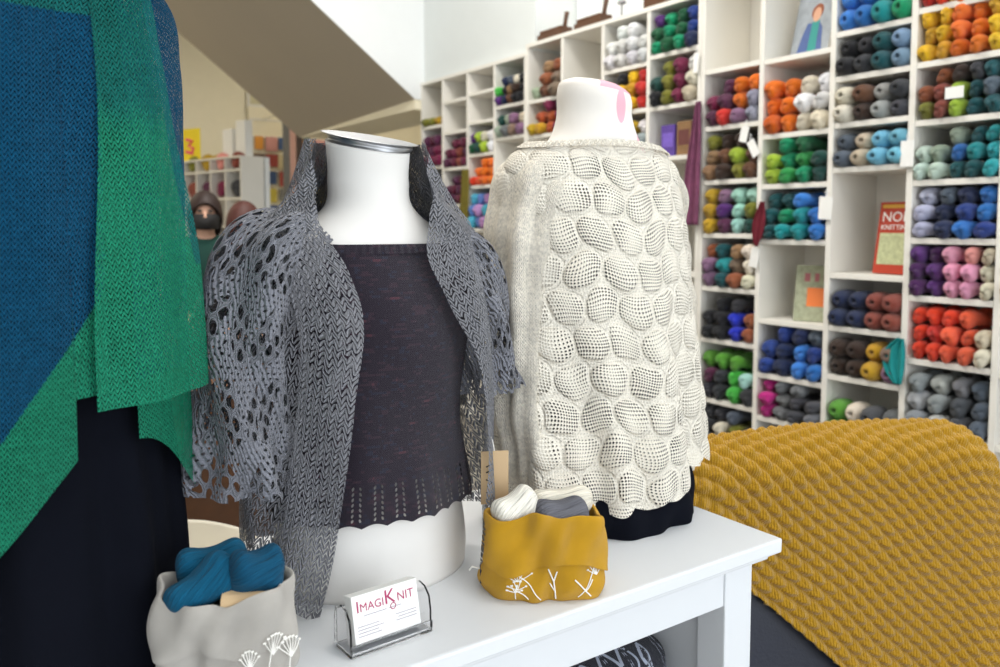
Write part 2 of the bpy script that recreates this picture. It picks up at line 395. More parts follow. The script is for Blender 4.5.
def fill(colname, shelf, rows, cubby, ball=False, rowh=None, L=.22, out=.0, frac=1.0, start=0.0, ymarg=.004):
    """rows bottom to top, each a list of colour names (None = empty place)"""
    i = CI[colname]; zs = SH[colname]; z0 = zs[shelf]; top = (zs[shelf - 1] - .024) if shelf > 0 else (2.59 if i < 4 else 2.64 if i < 8 else 2.95) - .03
    yl = YB[i] - (.027 if i in (0, 4, 8) else .014) - ymarg; yr = YB[i + 1] + (.027 if i + 1 in (4, 8, 13) else .014) + ymarg
    Wd = yl - yr; n_rows = len(rows); rh = rowh or min((top - z0 - .012) / n_rows, .085)
    for r, row in enumerate(rows):
        n = len(row); w = Wd * frac / n
        for k, cn in enumerate(row):
            if cn is None: continue
            dia = w * (1.1 if ball else 1.2); h = rh * (1.08 if ball else 1.2)
            o = bpy.data.objects.new('yarn_ball' if ball else 'yarn_skein', BALL if ball else SK[random.randrange(3)])
            l = L * random.uniform(.93, 1.07)
            o.scale = (l / .2 if not ball else l / .14, dia, h)
            dx = -.045 + l * .5 + random.uniform(0, .035) + .010 * r - out
            o.location = (X0 + dx, yl - Wd * start - w * (k + .5), z0 + .001 + rh * (r + .5))
            o.rotation_euler = (random.uniform(-.4, .4) if not ball else 0, 0, random.uniform(-.12, .12) if not ball else random.uniform(-.05, .05))
            cc = rgb(PAL[cn]); j = random.uniform(.85, 1.12); o.color = tuple(min(1, q * j * random.uniform(.96, 1.04)) for q in cc[:3]) + (1,)
            if i < 4:
                FAR.append((np.array([v.co[:] for v in o.data.vertices]) * np.array(o.scale) + np.array(o.location), o.data, tuple(o.color))); bpy.data.objects.remove(o); continue
            COL.objects.link(o)
            noun = 'yarn ball' if ball else 'skein'
            tag(o, '%s %s, %s from left, %s row, cubby of %s yarn' % (cn, noun, ORD[k], ROWN[r], cubby), 'yarn', 'yarn in the cubby of ' + cubby)
            count[0] += 1
# tall unit, first column (behind the sweater's right)
fill('C1', 1, [['plum', 'red', 'mauve', 'lilac grey'], ['maroon', 'plum', 'orange', 'lilac grey'], [None, 'plum', 'orange', 'orange']], 'plum and orange', rowh=.075)
fill('C1', 2, [['tan', 'dark brown', 'olive', 'brown'], ['tan', 'brown', 'lime', 'brown'], ['olive', 'dark brown', 'dark brown', None]], 'brown and lime', rowh=.075)
fill('C1', 3, [['mustard', 'plum', 'mint', 'bottle green'], ['mustard', 'purple', 'mint', 'olive'], ['mustard', 'mauve', 'mint', 'mint']], 'mustard and mint', rowh=.074)
fill('C1', 4, [['mauve', 'dark teal', 'copper', 'cream'], ['mauve', 'teal', 'taupe', 'cream'], ['copper', 'dark teal', 'tan', 'cream']], 'teal, tan and cream', rowh=.072)
fill('C1', 5, [['black', 'black', 'royal blue', 'copper'], ['black', 'black', 'royal blue', 'copper'], [None, 'black', 'charcoal', None]], 'black and royal blue', rowh=.07)
fill('C1', 6, [['charcoal', 'charcoal', 'bright green', 'charcoal'], ['plum', 'charcoal', 'bright green', 'mint'], ['grass green', 'grass green', 'grass green', None]], 'bright green', rowh=.08)
fill('C1', 7, [['dark grey', 'yellow', 'mustard', 'black'], ['charcoal', 'cream', 'olive', 'charcoal'], ['charcoal', 'charcoal', 'slate', None]], 'charcoal and yellow', rowh=.07)
# second column
fill('C2', 1, [['burnt orange', 'orange', 'cream', 'cream'], ['burnt orange', 'orange', 'white', 'white'], ['orange', 'orange', 'cream', 'white']], 'orange and cream', rowh=.082)
fill('C2', 2, [['lime', 'green', 'emerald', 'bottle green'], ['lime', 'emerald', 'green', 'bottle green'], [None, 'emerald', 'forest green', None]], 'lime and emerald', rowh=.07)
fill('C2', 3, [['dark teal', 'teal', 'teal', 'blue'], ['dark teal', 'emerald', 'teal', 'blue'], ['dark teal', 'dark teal', 'azure', None]], 'teal and blue', rowh=.072)
fill('C2', 5, [['deep blue', 'navy', 'azure', 'blue'], ['deep blue', 'navy', 'azure', 'deep blue'], [None, 'deep blue', 'navy', 'slate']], 'deep blue and azure', rowh=.078)
fill('C2', 6, [['magenta', 'grey', 'dark grey', 'grey'], ['magenta', 'grey', 'dark grey', 'dark grey'], ['magenta', 'grey', 'grey', None]], 'magenta and grey', rowh=.06)
fill('C2', 7, [['slate', 'grey', 'slate', 'grey'], ['grey', 'slate', 'grey', 'slate']], 'grey and slate', rowh=.07)
# third column: balls
fill('C3', 0, [['azure', 'blue', 'teal', 'emerald'], ['azure', 'blue', 'teal', 'mint']], 'azure and mint', True, .09, .15)
fill('C3', 1, [['black', 'charcoal', 'dark teal', 'steel blue'], ['black', 'charcoal', 'dark teal', 'steel blue']], 'black and steel blue', True, .078, .15)
fill('C3', 2, [['cream', 'dark brown', 'light grey', 'dark grey'], ['cream', 'brown', 'light grey', 'charcoal']], 'cream, brown and grey', True, .075, .15)
fill('C3', 3, [['slate', 'beige', 'sky blue', 'sky blue'], ['slate', 'beige', 'sky blue', 'sky blue']], 'slate and sky blue', True, .072, .15)
fill('C3', 5, [['navy', 'navy', 'red-brown', 'red-brown'], ['navy', 'navy', 'red-brown', 'red-brown']], 'navy and red-brown', True, .078, .15)
fill('C3', 6, [['dark brown', 'dark brown', 'gold', 'mauve'], ['dark brown', 'dark brown', 'gold', 'taupe']], 'dark brown and gold', True, .08, .15)
fill('C3', 7, [['grass green', 'white', 'slate', 'light grey'], ['grass green', 'cream', 'dark grey', 'grey']], 'grass green and white', True, .085, .15)
# fourth column
fill('C4', 1, [['yellow', 'gold', 'orange', 'orange', 'yellow'], ['gold', 'yellow', 'vivid orange', 'orange', 'yellow'], ['yellow', 'yellow', 'vivid orange', 'orange', 'gold'], [None, 'gold', 'orange', 'vivid orange', 'orange']], 'yellow and orange', rowh=.066)
fill('C4', 2, [['olive', 'red-brown', 'lime', 'dark teal', 'dark teal'], ['copper', 'red-brown', 'lime', 'dark teal', 'slate'], [None, 'copper', 'dark brown', 'charcoal', 'dark teal']], 'copper and dark teal', rowh=.066)
fill('C4', 3, [['pale mint', 'pale mint', 'dark teal', 'dark teal', 'turquoise'], ['pale mint', 'sage', 'blue', 'teal', 'turquoise'], [None, None, 'sage', 'dark teal', 'teal']], 'pale mint and turquoise', rowh=.066)
fill('C4', 4, [['pale lilac', 'navy', 'blue', 'deep blue'], ['pale lilac', 'navy', 'deep blue', 'blue'], ['pale lilac', 'slate', 'navy', 'blue']], 'pale lilac and navy', rowh=.066)
fill('C4', 5, [['deep purple', 'purple', 'pink', 'pink', 'cream'], ['deep purple', 'purple', 'pink', 'pink', 'cream'], ['purple', 'deep purple', 'pink', 'salmon', 'beige']], 'purple and pink', rowh=.066)
fill('C4', 6, [['scarlet', 'scarlet', 'coral', 'coral', 'cream'], ['scarlet', 'red', 'coral', 'coral', 'beige'], ['scarlet', 'scarlet', 'scarlet', 'coral', None]], 'scarlet and coral', rowh=.07)
fill('C4', 7, [['silver', 'light grey', 'dark grey', 'slate'], ['light grey', 'silver', 'dark grey', 'slate'], ['silver', 'light grey', 'grey', 'slate']], 'light grey and slate', rowh=.075)
fill('C5', 5, [['tan', 'copper'], ['copper', 'tan']], 'tan and copper', rowh=.08, frac=.5)
fill('C4', 0, [['red', 'scarlet', 'red', 'maroon', None]], 'red', rowh=.07)
# middle unit
fill('B1', 0, [['sage', 'brown', 'taupe'], [None, 'copper', 'taupe'], [None, 'tan', 'copper']], 'sage and copper', rowh=.078)
fill('B1', 1, [['mustard', 'gold', 'rust', 'maroon'], [None, 'rust', 'rust', 'maroon'], [None, None, 'maroon', 'plum']], 'rust and maroon', rowh=.07)
fill('B3', 0, [['white', 'white', 'white', 'white'], ['white', 'white', 'white', 'white'], [None, 'white', 'white', None]], 'white', rowh=.078)
fill('B3', 1, [['black', 'yellow', 'yellow', 'red'], ['black', 'yellow', 'gold', 'red'], [None, 'black', 'yellow', 'red']], 'yellow and red', rowh=.072)
fill('B3', 2, [['black', 'olive', 'mustard', 'silver'], [None, 'olive', 'mustard', 'silver'], [None, 'olive', 'mustard', 'white']], 'mustard and silver', rowh=.08)
fill('B4', 0, [['emerald', 'forest green', 'emerald', 'navy'], ['forest green', 'emerald', 'forest green', 'deep blue'], ['purple', 'emerald', 'forest green', 'deep blue']], 'emerald and deep blue', rowh=.07)
fill('B4', 1, [['black', 'olive', 'maroon', 'beige'], ['bottle green', 'olive', 'maroon', 'cream'], [None, 'olive', 'maroon', 'white']], 'olive, maroon and white', rowh=.078)
# far unit
fill('A1', 0, [['olive', 'olive', 'mustard']], 'olive', rowh=.06, frac=.9)
fill('A1', 1, [['burgundy', 'maroon', 'maroon', 'maroon'], ['burgundy', 'plum', 'maroon', 'maroon'], ['plum', 'burgundy', 'plum', None]], 'burgundy and maroon', rowh=.08)
fill('A1', 2, [['dark grey', 'charcoal', 'silver', 'silver'], ['charcoal', 'dark grey', 'silver', 'silver'], ['charcoal', 'charcoal', 'dark grey', None]], 'charcoal and silver', rowh=.07)
fill('A1', 3, [['slate', 'charcoal', 'slate'], ['charcoal', 'slate', 'charcoal']], 'slate and charcoal', rowh=.085)
fill('A2', 2, [['plum', 'burgundy', 'red-brown', 'burgundy'], ['burgundy', 'maroon', 'red-brown', 'plum'], [None, 'burgundy', 'maroon', 'burgundy']], 'burgundy and red-brown', rowh=.07)
fill('A2', 3, [['burgundy', 'plum', 'burgundy', None], ['plum', 'burgundy', 'plum', None], [None, 'plum', 'burgundy', None]], 'burgundy and plum', rowh=.07)
fill('A2', 4, [['olive', 'mustard', 'olive', None], ['mustard', 'olive', 'mustard', None]], 'olive and mustard', rowh=.08)
fill('A3', 2, [['forest green', 'bottle green', 'lime', 'white'], ['purple', 'lime', 'cream', 'white']], 'lime and white', rowh=.075)
fill('A3', 3, [['scarlet', 'coral', 'vivid orange', 'orange'], [None, 'vivid orange', 'orange', 'orange'], [None, None, 'orange', 'vivid orange']], 'orange and scarlet', rowh=.062)
fill('A3', 4, [['multicoloured aqua', 'multicoloured blue', 'multicoloured pink', 'multicoloured blue'], ['multicoloured blue', 'multicoloured pink', 'multicoloured aqua', 'multicoloured blue'], ['multicoloured aqua', 'multicoloured blue', 'multicoloured pink', 'multicoloured blue']], 'multicoloured', rowh=.085)
fill('A4', 0, [['purple', 'navy', 'brown', 'black', 'black'], ['bright green', 'black', 'tan', 'dark brown', 'black'], [None, 'navy', 'slate', 'cream', 'black']], 'green, navy and brown', rowh=.062)
fill('A4', 1, [['sage', 'grey', 'taupe', 'mauve'], ['bottle green', 'sage', 'mauve', 'beige']], 'sage and mauve', rowh=.075)
# the farthest unit's skeins, each a few pixels, as one mass
vs, fs_, cs, uvs = [], [], [], []; n0 = 0
for V_, me_, c_ in FAR:
    vs.append(V_); fs_ += [[i + n0 for i in p.vertices] for p in me_.polygons]; n0 += len(V_); cs.append(np.repeat(np.array([c_]), len(V_), 0))
    a_ = np.empty(len(me_.loops) * 2, np.float32); me_.uv_layers[0].data.foreach_get('uv', a_); uvs.append(a_)
me = bpy.data.meshes.new('yarn_skeins'); me.from_pydata(np.concatenate(vs).tolist(), [], fs_); me.polygons.foreach_set('use_smooth', [True] * len(me.polygons))
me.uv_layers.new(name='UVMap').data.foreach_set('uv', np.concatenate(uvs)); ca = me.color_attributes.new('yarn', 'FLOAT_COLOR', 'POINT'); ca.data.foreach_set('color', np.concatenate(cs).astype(np.float32).ravel())
tag(link('yarn_skeins', me, M['mixedyarn']), 'burgundy, grey, orange and mixed skeins filling the farthest white cubby unit', 'yarn', kind='stuff')
print('yarn', count[0], len(FAR))

# ------------------------------------------------------------------ things on and hanging from the shelves
def text_mesh(name, s, size, mat, parent=None, ext=.0004):
    cu = bpy.data.curves.new(name, 'FONT'); cu.body = s; cu.size = size; cu.extrude = ext; cu.align_x = 'LEFT'; cu.resolution_u = 3
    t = bpy.data.objects.new(name, cu); COL.objects.link(t)
    dg = bpy.context.evaluated_depsgraph_get(); me = bpy.data.meshes.new_from_object(t.evaluated_get(dg)); bpy.data.objects.remove(t)
    return link(name, me, mat, parent)
def tagcard(y, z, w, h, tilt, label, x=X0 - .012, cloth=False):
    t = empty('price_tag', (x, y, z), 0, label, 'tag', None)
    o = MB().box(-.001, .001, -w / 2, w / 2, -h, 0, .0004).build('card', M['paper'], t); o.rotation_euler = (tilt, 0, 0)
    MB().tube([(0, 0, -.004), (.003, -.006, .02), (.006, 0, .035), (.003, .006, .02), (0, 0, -.004)], .0012, 5).build('string', M['yarn'], t)
    return t
tagcard(2.612, 1.925, .045, .075, .25, 'white paper tag hanging over the cubby of brown and lime yarn, upper one')
tagcard(2.585, 1.855, .045, .085, -.5, 'white paper tag tilted across the cubby of brown and lime yarn, lower one')
tagcard(2.165, 1.575, .065, .10, .05, 'white paper tag on the upright beside teal and blue yarn', x=X0 - .014)
tagcard(2.535, 1.34, .05, .095, .2, 'white paper tag on the upright beside cream skeins')
tagcard(1.805, 1.79, .055, .105, .0, 'pale paper tag on the upright beside sky blue yarn balls', x=X0 - .014)
tagcard(2.93, 2.33, .035, .10, .05, 'white paper tag beside the white skeins behind the cream sweater bust', x=X0 - .014)
def hanging(name, pts, width, mat, label, cat, color, fold=.012):
    """knitted strip hanging from a shelf edge: pts (y, z, width factor)"""
    n = 40; t = np.linspace(0, 1, len(pts)); v = np.linspace(0, 1, n)
    y = cr(t, [p[0] for p in pts])(v); z = cr(t, [p[1] for p in pts])(v); w = cr(t, [p[2] for p in pts])(v) * width
    s = np.linspace(-.5, .5, 24)
    Y = y[None] + s[:, None] * w[None]; Z = np.repeat(z[None], 24, 0); Xx = X0 - .022 - fold * np.sin(s * 13)[:, None] * np.ones(n)[None] - .012 * v[None]
    o = link(name, grid_mesh(name, np.stack([Xx, Y, Z], -1), np.stack([Y, Z], -1)), mat)
    md = o.modifiers.new('thickness', 'SOLIDIFY'); md.thickness = .005
    o.color = rgb(color); return tag(o, label, cat)
M['scarf'] = plain('plum_marl_knit', '77405c', .9, var=.5, scale=25, bmp=.002, bscale=200)
M['maroonknit'] = plain('maroon_knit', '6a1526', .9, var=.3, scale=40, bmp=.002, bscale=200)
M['tealknit'] = plain('teal_knit', '0f8686', .9, var=.2, scale=40, bmp=.001, bscale=200)
M['oliveknit'] = plain('olive_knit', '6f6420', .9, var=.3, scale=40, bmp=.002, bscale=200)
hanging('scarf', [(2.905, 2.08, .25), (2.915, 1.9, .7), (2.93, 1.7, 1), (2.94, 1.45, 1.15)], .10, M['scarf'], 'long plum marl scarf hanging from the upright behind the cream sweater', 'scarf', '77405c')
hanging('swatch', [(2.495, 1.56, .3), (2.51, 1.47, 1), (2.515, 1.40, .8), (2.518, 1.35, .12)], .07, M['maroonknit'], 'small pointed maroon knit swatch hanging on the upright by dark teal yarn', 'swatch', '6a1526', .006)
hanging('swatch', [(1.80, .985, .3), (1.82, .93, 1), (1.82, .86, 1), (1.80, .80, .35)], .085, M['tealknit'], 'teal knitted swatch hanging on the upright beside scarlet skeins', 'swatch', '0f8686', .008)
hanging('scarf', [(5.15, 1.86, .8), (5.15, 1.7, 1), (5.16, 1.55, 1.05), (5.17, 1.38, 1)], .11, M['oliveknit'], 'long olive knit scarf hanging from the far shelving unit', 'scarf', '6f6420')

def book(name, x, y, z, w, h, t, lean, yaw, mat, label, cat='book', build=None):
    root = empty(name, (x, y, z), yaw, label, cat)
    piv = Matrix.Rotation(lean, 4, 'Y')
    def P(n, mb, mm): o = mb.build(n, mm, root); o.data.transform(piv); return o
    P('cover', MB().box(0, t, -w / 2, w / 2, 0, h, .002), mat)
    P('page_block', MB().box(.002, t - .002, -w / 2 - .0006, w / 2 - .004, .003, h + .0008), M['paper'])
    if build: build(P, root, piv)
    return root
M['redcover'] = plain('red_book_cover', 'b23a24', .45, var=.08)
M['goldink'] = plain('gold_ink', 'd6a43c', .5)
M['lace_art'] = plain('pale_green_lace_art', 'b9bd92', .6, var=.45, scale=60)
M['greycover'] = plain('grey_photo_cover', '9aa0a6', .4, var=.35, scale=25)
M['greencover'] = plain('sage_patterned_cover', '9fa387', .5, var=.5, scale=45)
M['orangeink'] = plain('orange_label_ink', 'ec7c34', .5)
M['purplebox'] = plain('purple_print', '5c4296', .5, var=.3, scale=30)
M['brownbox'] = plain('brown_print', '8b6a48', .5, var=.35, scale=40)
M['skin'] = plain('skin', 'd3a184', .6)
def art_red(P, root, piv):
    P('cover_band', MB().box(-.0012, .001, -.088, .088, .283, .298), M['goldink'])
    P('cover_art', MB().box(-.0012, .001, -.085, .085, .04, .175), M['lace_art'])
    for s, sz, zz, yy in (('NORI', .06, .225, .095), ('KNITTING', .03, .19, .095)):
        o = text_mesh('cover_title', s, sz, M['goldink' if sz < .03 else 'paper'], root)
        o.matrix_parent_inverse = Matrix.Identity(4)
        o.data.transform(piv @ Matrix.Translation((-.0014, yy - .01, zz)) @ Matrix.Rotation(-PI / 2, 4, 'Z') @ Matrix.Rotation(PI / 2, 4, 'X'))
book('book', 3.32, 1.895, 1.243, .20, .31, .018, .16, -.08, M['redcover'], 'red knitting book with lace picture standing alone in a cubby', build=art_red)
def art_person(P, root, piv):
    P('cover_figure', MB().poly([(-.0012, .01, .0), (-.0012, .085, .0), (-.0012, .06, .10), (-.0012, .035, .155), (-.0012, .005, .15)][::-1], (.0015, 0, 0)).poly([(-.0012, -.045, .0), (-.0012, -.085, .0), (-.0012, -.065, .12), (-.0012, -.04, .15)], (.0015, 0, 0)), plain('blue_cardigan_print', '4b5f92', .5, var=.3, scale=40))
    P('cover_blouse', MB().poly([(-.0012, .012, .0), (-.0012, -.047, .0), (-.0012, -.042, .155), (-.0012, .005, .155)], (.0015, 0, 0)), plain('teal_blouse_print', '2f9088', .5))
    P('cover_face', MB().poly([(-.0013, -.018 + .026 * math.sin(a), .185 + .034 * math.cos(a)) for a in [k * PI / 8 for k in range(16)]], (.0015, 0, 0)), M['skin'])
    P('cover_hair', MB().poly([(-.0011, -.018 + .038 * math.sin(a), .20 + .036 * math.cos(a)) for a in [k * PI / 8 for k in range(16)]], (.001, 0, 0)), plain('auburn_print', '8c4a2a', .5))
book('magazine', 3.33, 2.345, 2.232, .25, .31, .01, .2, -.25, M['greycover'], 'grey knitting magazine with teal and blue figure leaning in a top cubby', 'magazine', art_person)
def art_orange(P, root, piv):
    P('cover_label', MB().box(-.0012, .001, -.05, .03, .07, .16), M['orangeink'])
    P('cover_stripe', MB().box(-.0012, .001, .02, .045, .19, .23).box(-.0012, .001, -.02, .0, .19, .23).box(-.0012, .001, -.06, -.04, .19, .23), plain('dusty_pink_print', 'b0656a', .5))
book('book', 3.33, 2.285, 1.003, .17, .27, .035, .3, .45, M['greencover'], 'sage patterned book with orange label leaning in a cubby')
# rebuild its art on the last book
lb = [o for o in COL.objects if o.get('label', '').startswith('sage patterned')][0]
def P2(n, mb, mm): o = mb.build(n, mm, lb); o.data.transform(Matrix.Rotation(.3, 4, 'Y')); return o
art_orange(P2, lb, None)
def boxed(name, y, w, h, mat, label, art):
    r = empty(name, (X0 + .03, y, 1.821), 0, label, 'kit box')
    MB().box(0, .1, -w / 2, w / 2, 0, h, .003).build('carton', mat, r)
    MB().box(-.0012, .001, -w / 2 + .012, w / 2 - .012, h * .3, h * .75).build('front_picture', art, r)
    return r
boxed('kit_box', 3.165, .10, .17, M['purplebox'], 'purple boxed kit on the shelf behind the cream sweater', plain('violet_print', '7a5fc0', .5, var=.3, scale=40))
boxed('kit_box', 3.05, .10, .18, M['brownbox'], 'brown boxed kit beside the purple boxed kit', plain('maroon_print', '6a3c3a', .5, var=.3, scale=40))
m, nt, b = nmat('black_white_print'); ck = nt.nodes.new('ShaderNodeTexVoronoi'); ck.inputs['Scale'].default_value = 55; nt.links.new(coord(nt), ck.inputs['Vector'])
nt.links.new(mixc(nt, X(nt, ck.outputs['Distance']).gt(.45), rgb('1c1c1c'), rgb('e8e6e0')), b.inputs['Base Color']); M['bwprint'] = m
boxed('kit_box', 2.965, .055, .185, M['bwprint'], 'black and white patterned boxed kit beside the brown boxed kit', M['bwprint'])
# paper band on a lime skein stack
o = MB().box(-.001, .001, -.035, .035, 0, .045, .0005).build('yarn_label', M['paper']); o.location = (X0 - .018, 1.625, 1.935); tag(o, 'printed paper label wrapped on the lime skeins', 'label')
# wooden tools on top of the middle unit
def winder(y, label):
    r = empty('wooden_winder', (3.315, y, 2.6405), 0, label, 'wooden tool', 'wooden winders on top of the shelving')
    MB().box(-.06, .06, -.12, .12, 0, .035, .006).build('base', M['wood'], r)
    MB().box(-.05, .05, -.11, .11, .0355, .062, .008).build('deck', M['wood'], r)
    MB().tube([(0, -.09, .062), (0, -.098, .10), (0, -.112, .15)], [.014, .013, .016], 10).build('handle', M['wood'], r, True)
    return r
winder(4.19, 'dark wooden yarn winder on the shelf top, farther of the two')
winder(3.82, 'dark wooden yarn winder on the shelf top, nearer of the two')
r = empty('metal_swift', (3.30, 3.56, 2.6405), 0, 'thin grey metal yarn swift standing on the shelf top', 'tool')
MB().tube([(0, 0, 0), (0, 0, .006)], .03, 14).build('foot', M['steel'], r); MB().tube([(0, 0, .006), (0, 0, .3)], .005, 8).build('rod', M['steel'], r)
MB().tube([(0, 0, .075), (0, 0, .085), (0, 0, .1), (0, 0, .11)], [.005, .028, .02, .005], 12).build('collar', M['steel'], r)
r = empty('wooden_crate', (3.335, 3.22, 2.6405), 0, 'dark brown wooden box on the shelf top above green skeins', 'box')
MB().box(-.08, .08, -.12, .12, 0, .14, .004).build('case', M['wood'], r); MB().box(-.085, .085, -.125, .125, .1405, .17, .006).build('lid', M['wood'], r)

# ------------------------------------------------------------------ console table
T = empty('console_table', (.4, 1.12, 0), 0, 'white console table carrying the three dressed busts', 'table')
def TP(n, mb, mat=M['white']): o = mb.build(n, mat, T); o.data.transform(Matrix.Translation((-.4, -1.12, 0))); return o
tx0, tx1, ty0, ty1 = -.42, 1.203, .872, 1.40
TP('tabletop', MB().box(tx0, tx1, ty0, ty1, .874, .9, .004))
TP('moulding', MB().box(tx0 + .016, tx1 - .016, ty0 + .016, ty1 - .016, .860, .8735, .004))
lx = [(tx0 + .04, tx0 + .105), (tx1 - .115, tx1 - .045)]; ly = [(ty0 + .028, ty0 + .09), (ty1 - .09, ty1 - .028)]
for a in lx:
    for c in ly: TP('leg', MB().box(a[0], a[1], c[0], c[1], 0, .8595, .003))
TP('front_apron', MB().box(lx[0][1] + .0005, lx[1][0] - .0005, ly[0][0] + .003, ly[0][0] + .025, .795, .8595, .002))
TP('rear_apron', MB().box(lx[0][1] + .0005, lx[1][0] - .0005, ly[1][1] - .025, ly[1][1] - .003, .795, .8595, .002))
for a in lx: TP('end_panel', MB().box(a[0] + .02, a[0] + .04, ly[0][1] + .0005, ly[1][0] - .0005, .56, .8595, .002))
TP('back_panel', MB().box(lx[0][1] + .0005, lx[1][0] - .0005, ly[1][1] - .02, ly[1][1] - .008, .56, .7945))
TP('lower_shelf', MB().box(tx0 + .045, tx1 - .05, ly[0][1] + .001, ly[1][0] - .001, .535, .559, .003))
# knitted hat on the lower shelf
m, nt, b = nmat('navy_fair_isle_knit'); fabric_basics(b)
sp = nt.nodes.new('ShaderNodeSeparateXYZ'); nt.links.new(coord(nt), sp.inputs[0]); u = X(nt, sp.outputs[0]); v = X(nt, sp.outputs[1]) * .8 - X(nt, sp.outputs[2])
fu = (u / .045).fr(); zig = (((fu - .5).ab() * .05 + v) / .045).fr(); line = zig.lt(.16); dots = ((u / .0075).fr() - .5).sq() + ((v / .0075).fr() - .5).sq()
vert = (((u / .045).fr() - .5).ab()).lt(.06); pat = line.mx(vert * dots.lt(.12)); nz = X(nt, noise(nt, 60, coord(nt)).outputs[0]); pat = pat * nz.gt(.42)
nt.links.new(mixc(nt, pat, rgb('141728'), rgb('bcc3d4')), b.inputs['Base Color']); bump(nt, b, stitch(u, v, .006, .005), .002); M['fair'] = m
hat = empty('knitted_hat', (.94, 1.08, .5595), 0, 'navy knitted hat with white colourwork on the lower table shelf', 'hat')
loft('crown', [(.03, 0, 0, .15, .10), (.08, 0, 0, .16, .108), (.115, 0, 0, .145, .095), (.14, 0, 0, .085, .065), (.15, 0, 0, .03, .02), (.152, 0, 0, .002, .002)], M['fair'], hat, 40, 64)
loft('brim', [(0, 0, 0, .145, .095), (.015, 0, 0, .154, .104), (.034, 0, 0, .154, .104)], M['fair'], hat, 10, 64)

# ------------------------------------------------------------------ mannequins and garments
def bust(label, cx, cy, zs, cap, neckmark=None):
    r = empty('mannequin', (0, 0, 0), 0, label, 'mannequin', 'dress form busts on the table')
    return r
# --- grey shrug bust
B2 = empty('mannequin', (.555, 1.17, .9), 0, 'white bust with steel neck cap, wearing the grey lace shrug', 'mannequin')
def rel(o, root): o.data.transform(Matrix.Translation(-root.location)); return o
c2x, c2y = .555, 1.17
R2 = [(.9, c2x, c2y, .158, .118), (.93, c2x, c2y, .16, .12), (1.02, c2x, c2y, .15, .115), (1.12, c2x, c2y, .138, .108), (1.22, c2x, c2y, .15, .118), (1.3, c2x, c2y, .162, .122), (1.38, c2x, c2y, .168, .10), (1.425, c2x, c2y, .15, .085), (1.45, c2x, c2y, .105, .075), (1.475, c2x, c2y, .072, .068), (1.52, c2x, c2y, .063, .062), (1.572, c2x, c2y, .065, .064)]
def tilt2(o):
    for v_ in o.data.vertices: v_.co.z += float(sstep(1.50, 1.57, v_.co.z)) * (-(v_.co.x - c2x) * .05 + (v_.co.y - c2y) * .22)
    return o
rel(tilt2(loft('torso', R2, M['busts'], B2, 110, 72)), B2)
rel(tilt2(loft('neck_cap', [(1.5725, c2x, c2y, .0655, .0645), (1.575, c2x + .003, c2y, .0655, .0645), (1.583, c2x + .003, c2y, .0655, .0645), (1.586, c2x + .003, c2y, .063, .062), (1.5875, c2x, c2y, .002, .002)], M['steel'], B2, 24, 64)), B2)
# purple top
m, nt, b = nmat('aubergine_variegated_knit'); fabric_basics(b); u, v = uvxy(nt)
row = (v / .0034).fl(); cm = nt.nodes.new('ShaderNodeCombineXYZ'); nt.links.new((u * 38).k, cm.inputs[0]); nt.links.new((row * 7.13).k, cm.inputs[1])
na = noise(nt, 1, cm.outputs[0], 1); cm2 = nt.nodes.new('ShaderNodeCombineXYZ'); nt.links.new((u * 55).k, cm2.inputs[0]); nt.links.new((row * 3.7 + 40).k, cm2.inputs[1]); nb = noise(nt, 1, cm2.outputs[0], 1)
c1 = mixc(nt, X(nt, na.outputs[0]).gt(.6), rgb('261d2b'), rgb('3a2835')); c2 = mixc(nt, X(nt, nb.outputs[0]).gt(.64), c1, rgb('292a3c')); c3 = mixc(nt, X(nt, na.outputs[0]).gt(.73), c2, rgb('56303c'))
nt.links.new(c3, b.inputs['Base Color']); st = stitch(u, v, .0034, .0034); bump(nt, b, st, .0012)
lz = (v - 1.052).ab().lt(.026); lf = ((u / .034).fr() - .5).ab(); lv = ((v / .0075) + lf * 2.4).fr(); eye = (lv - .5).sq() * 2 + ((lf - .17).sq() * 70)
holes(m, nt, b, (lz * eye.lt(.22)).mx(0)); M['aub'] = m
top = tag(empty('knitted_camisole', (c2x, c2y, .9)), 'dark aubergine knitted top with scalloped hem under the grey shrug', 'top')
def off2(th, z, UV, s, v): return .007 + .012 * sstep(1.2, 1.03, z) * (1 + .25 * np.sin(th * 9)) + .002 * np.sin(th * 5 + z * 20)
rel(drape('body', R2, M['aub'], top, K(-PI), K(PI), lambda s: 1.418 + .012 * sstep(.5, 1.4, abs(s - .5) * 2 * PI), lambda s: 1.016 + .0055 * np.abs(np.sin(s * 2 * PI * 14)) , off2, 300, 150, .17, uv='z'), top)
def neckrib(th, z, UV, s, v): return .010 + .0012 * np.sin(th * 90)
rel(drape('neckband', R2, M['aub'], top, K(-PI), K(PI), lambda s: 1.422 + .012 * sstep(.5, 1.4, abs(s - .5) * 2 * PI), lambda s: 1.408 + .012 * sstep(.5, 1.4, abs(s - .5) * 2 * PI), neckrib, 300, 8, .17, uv='z'), top)

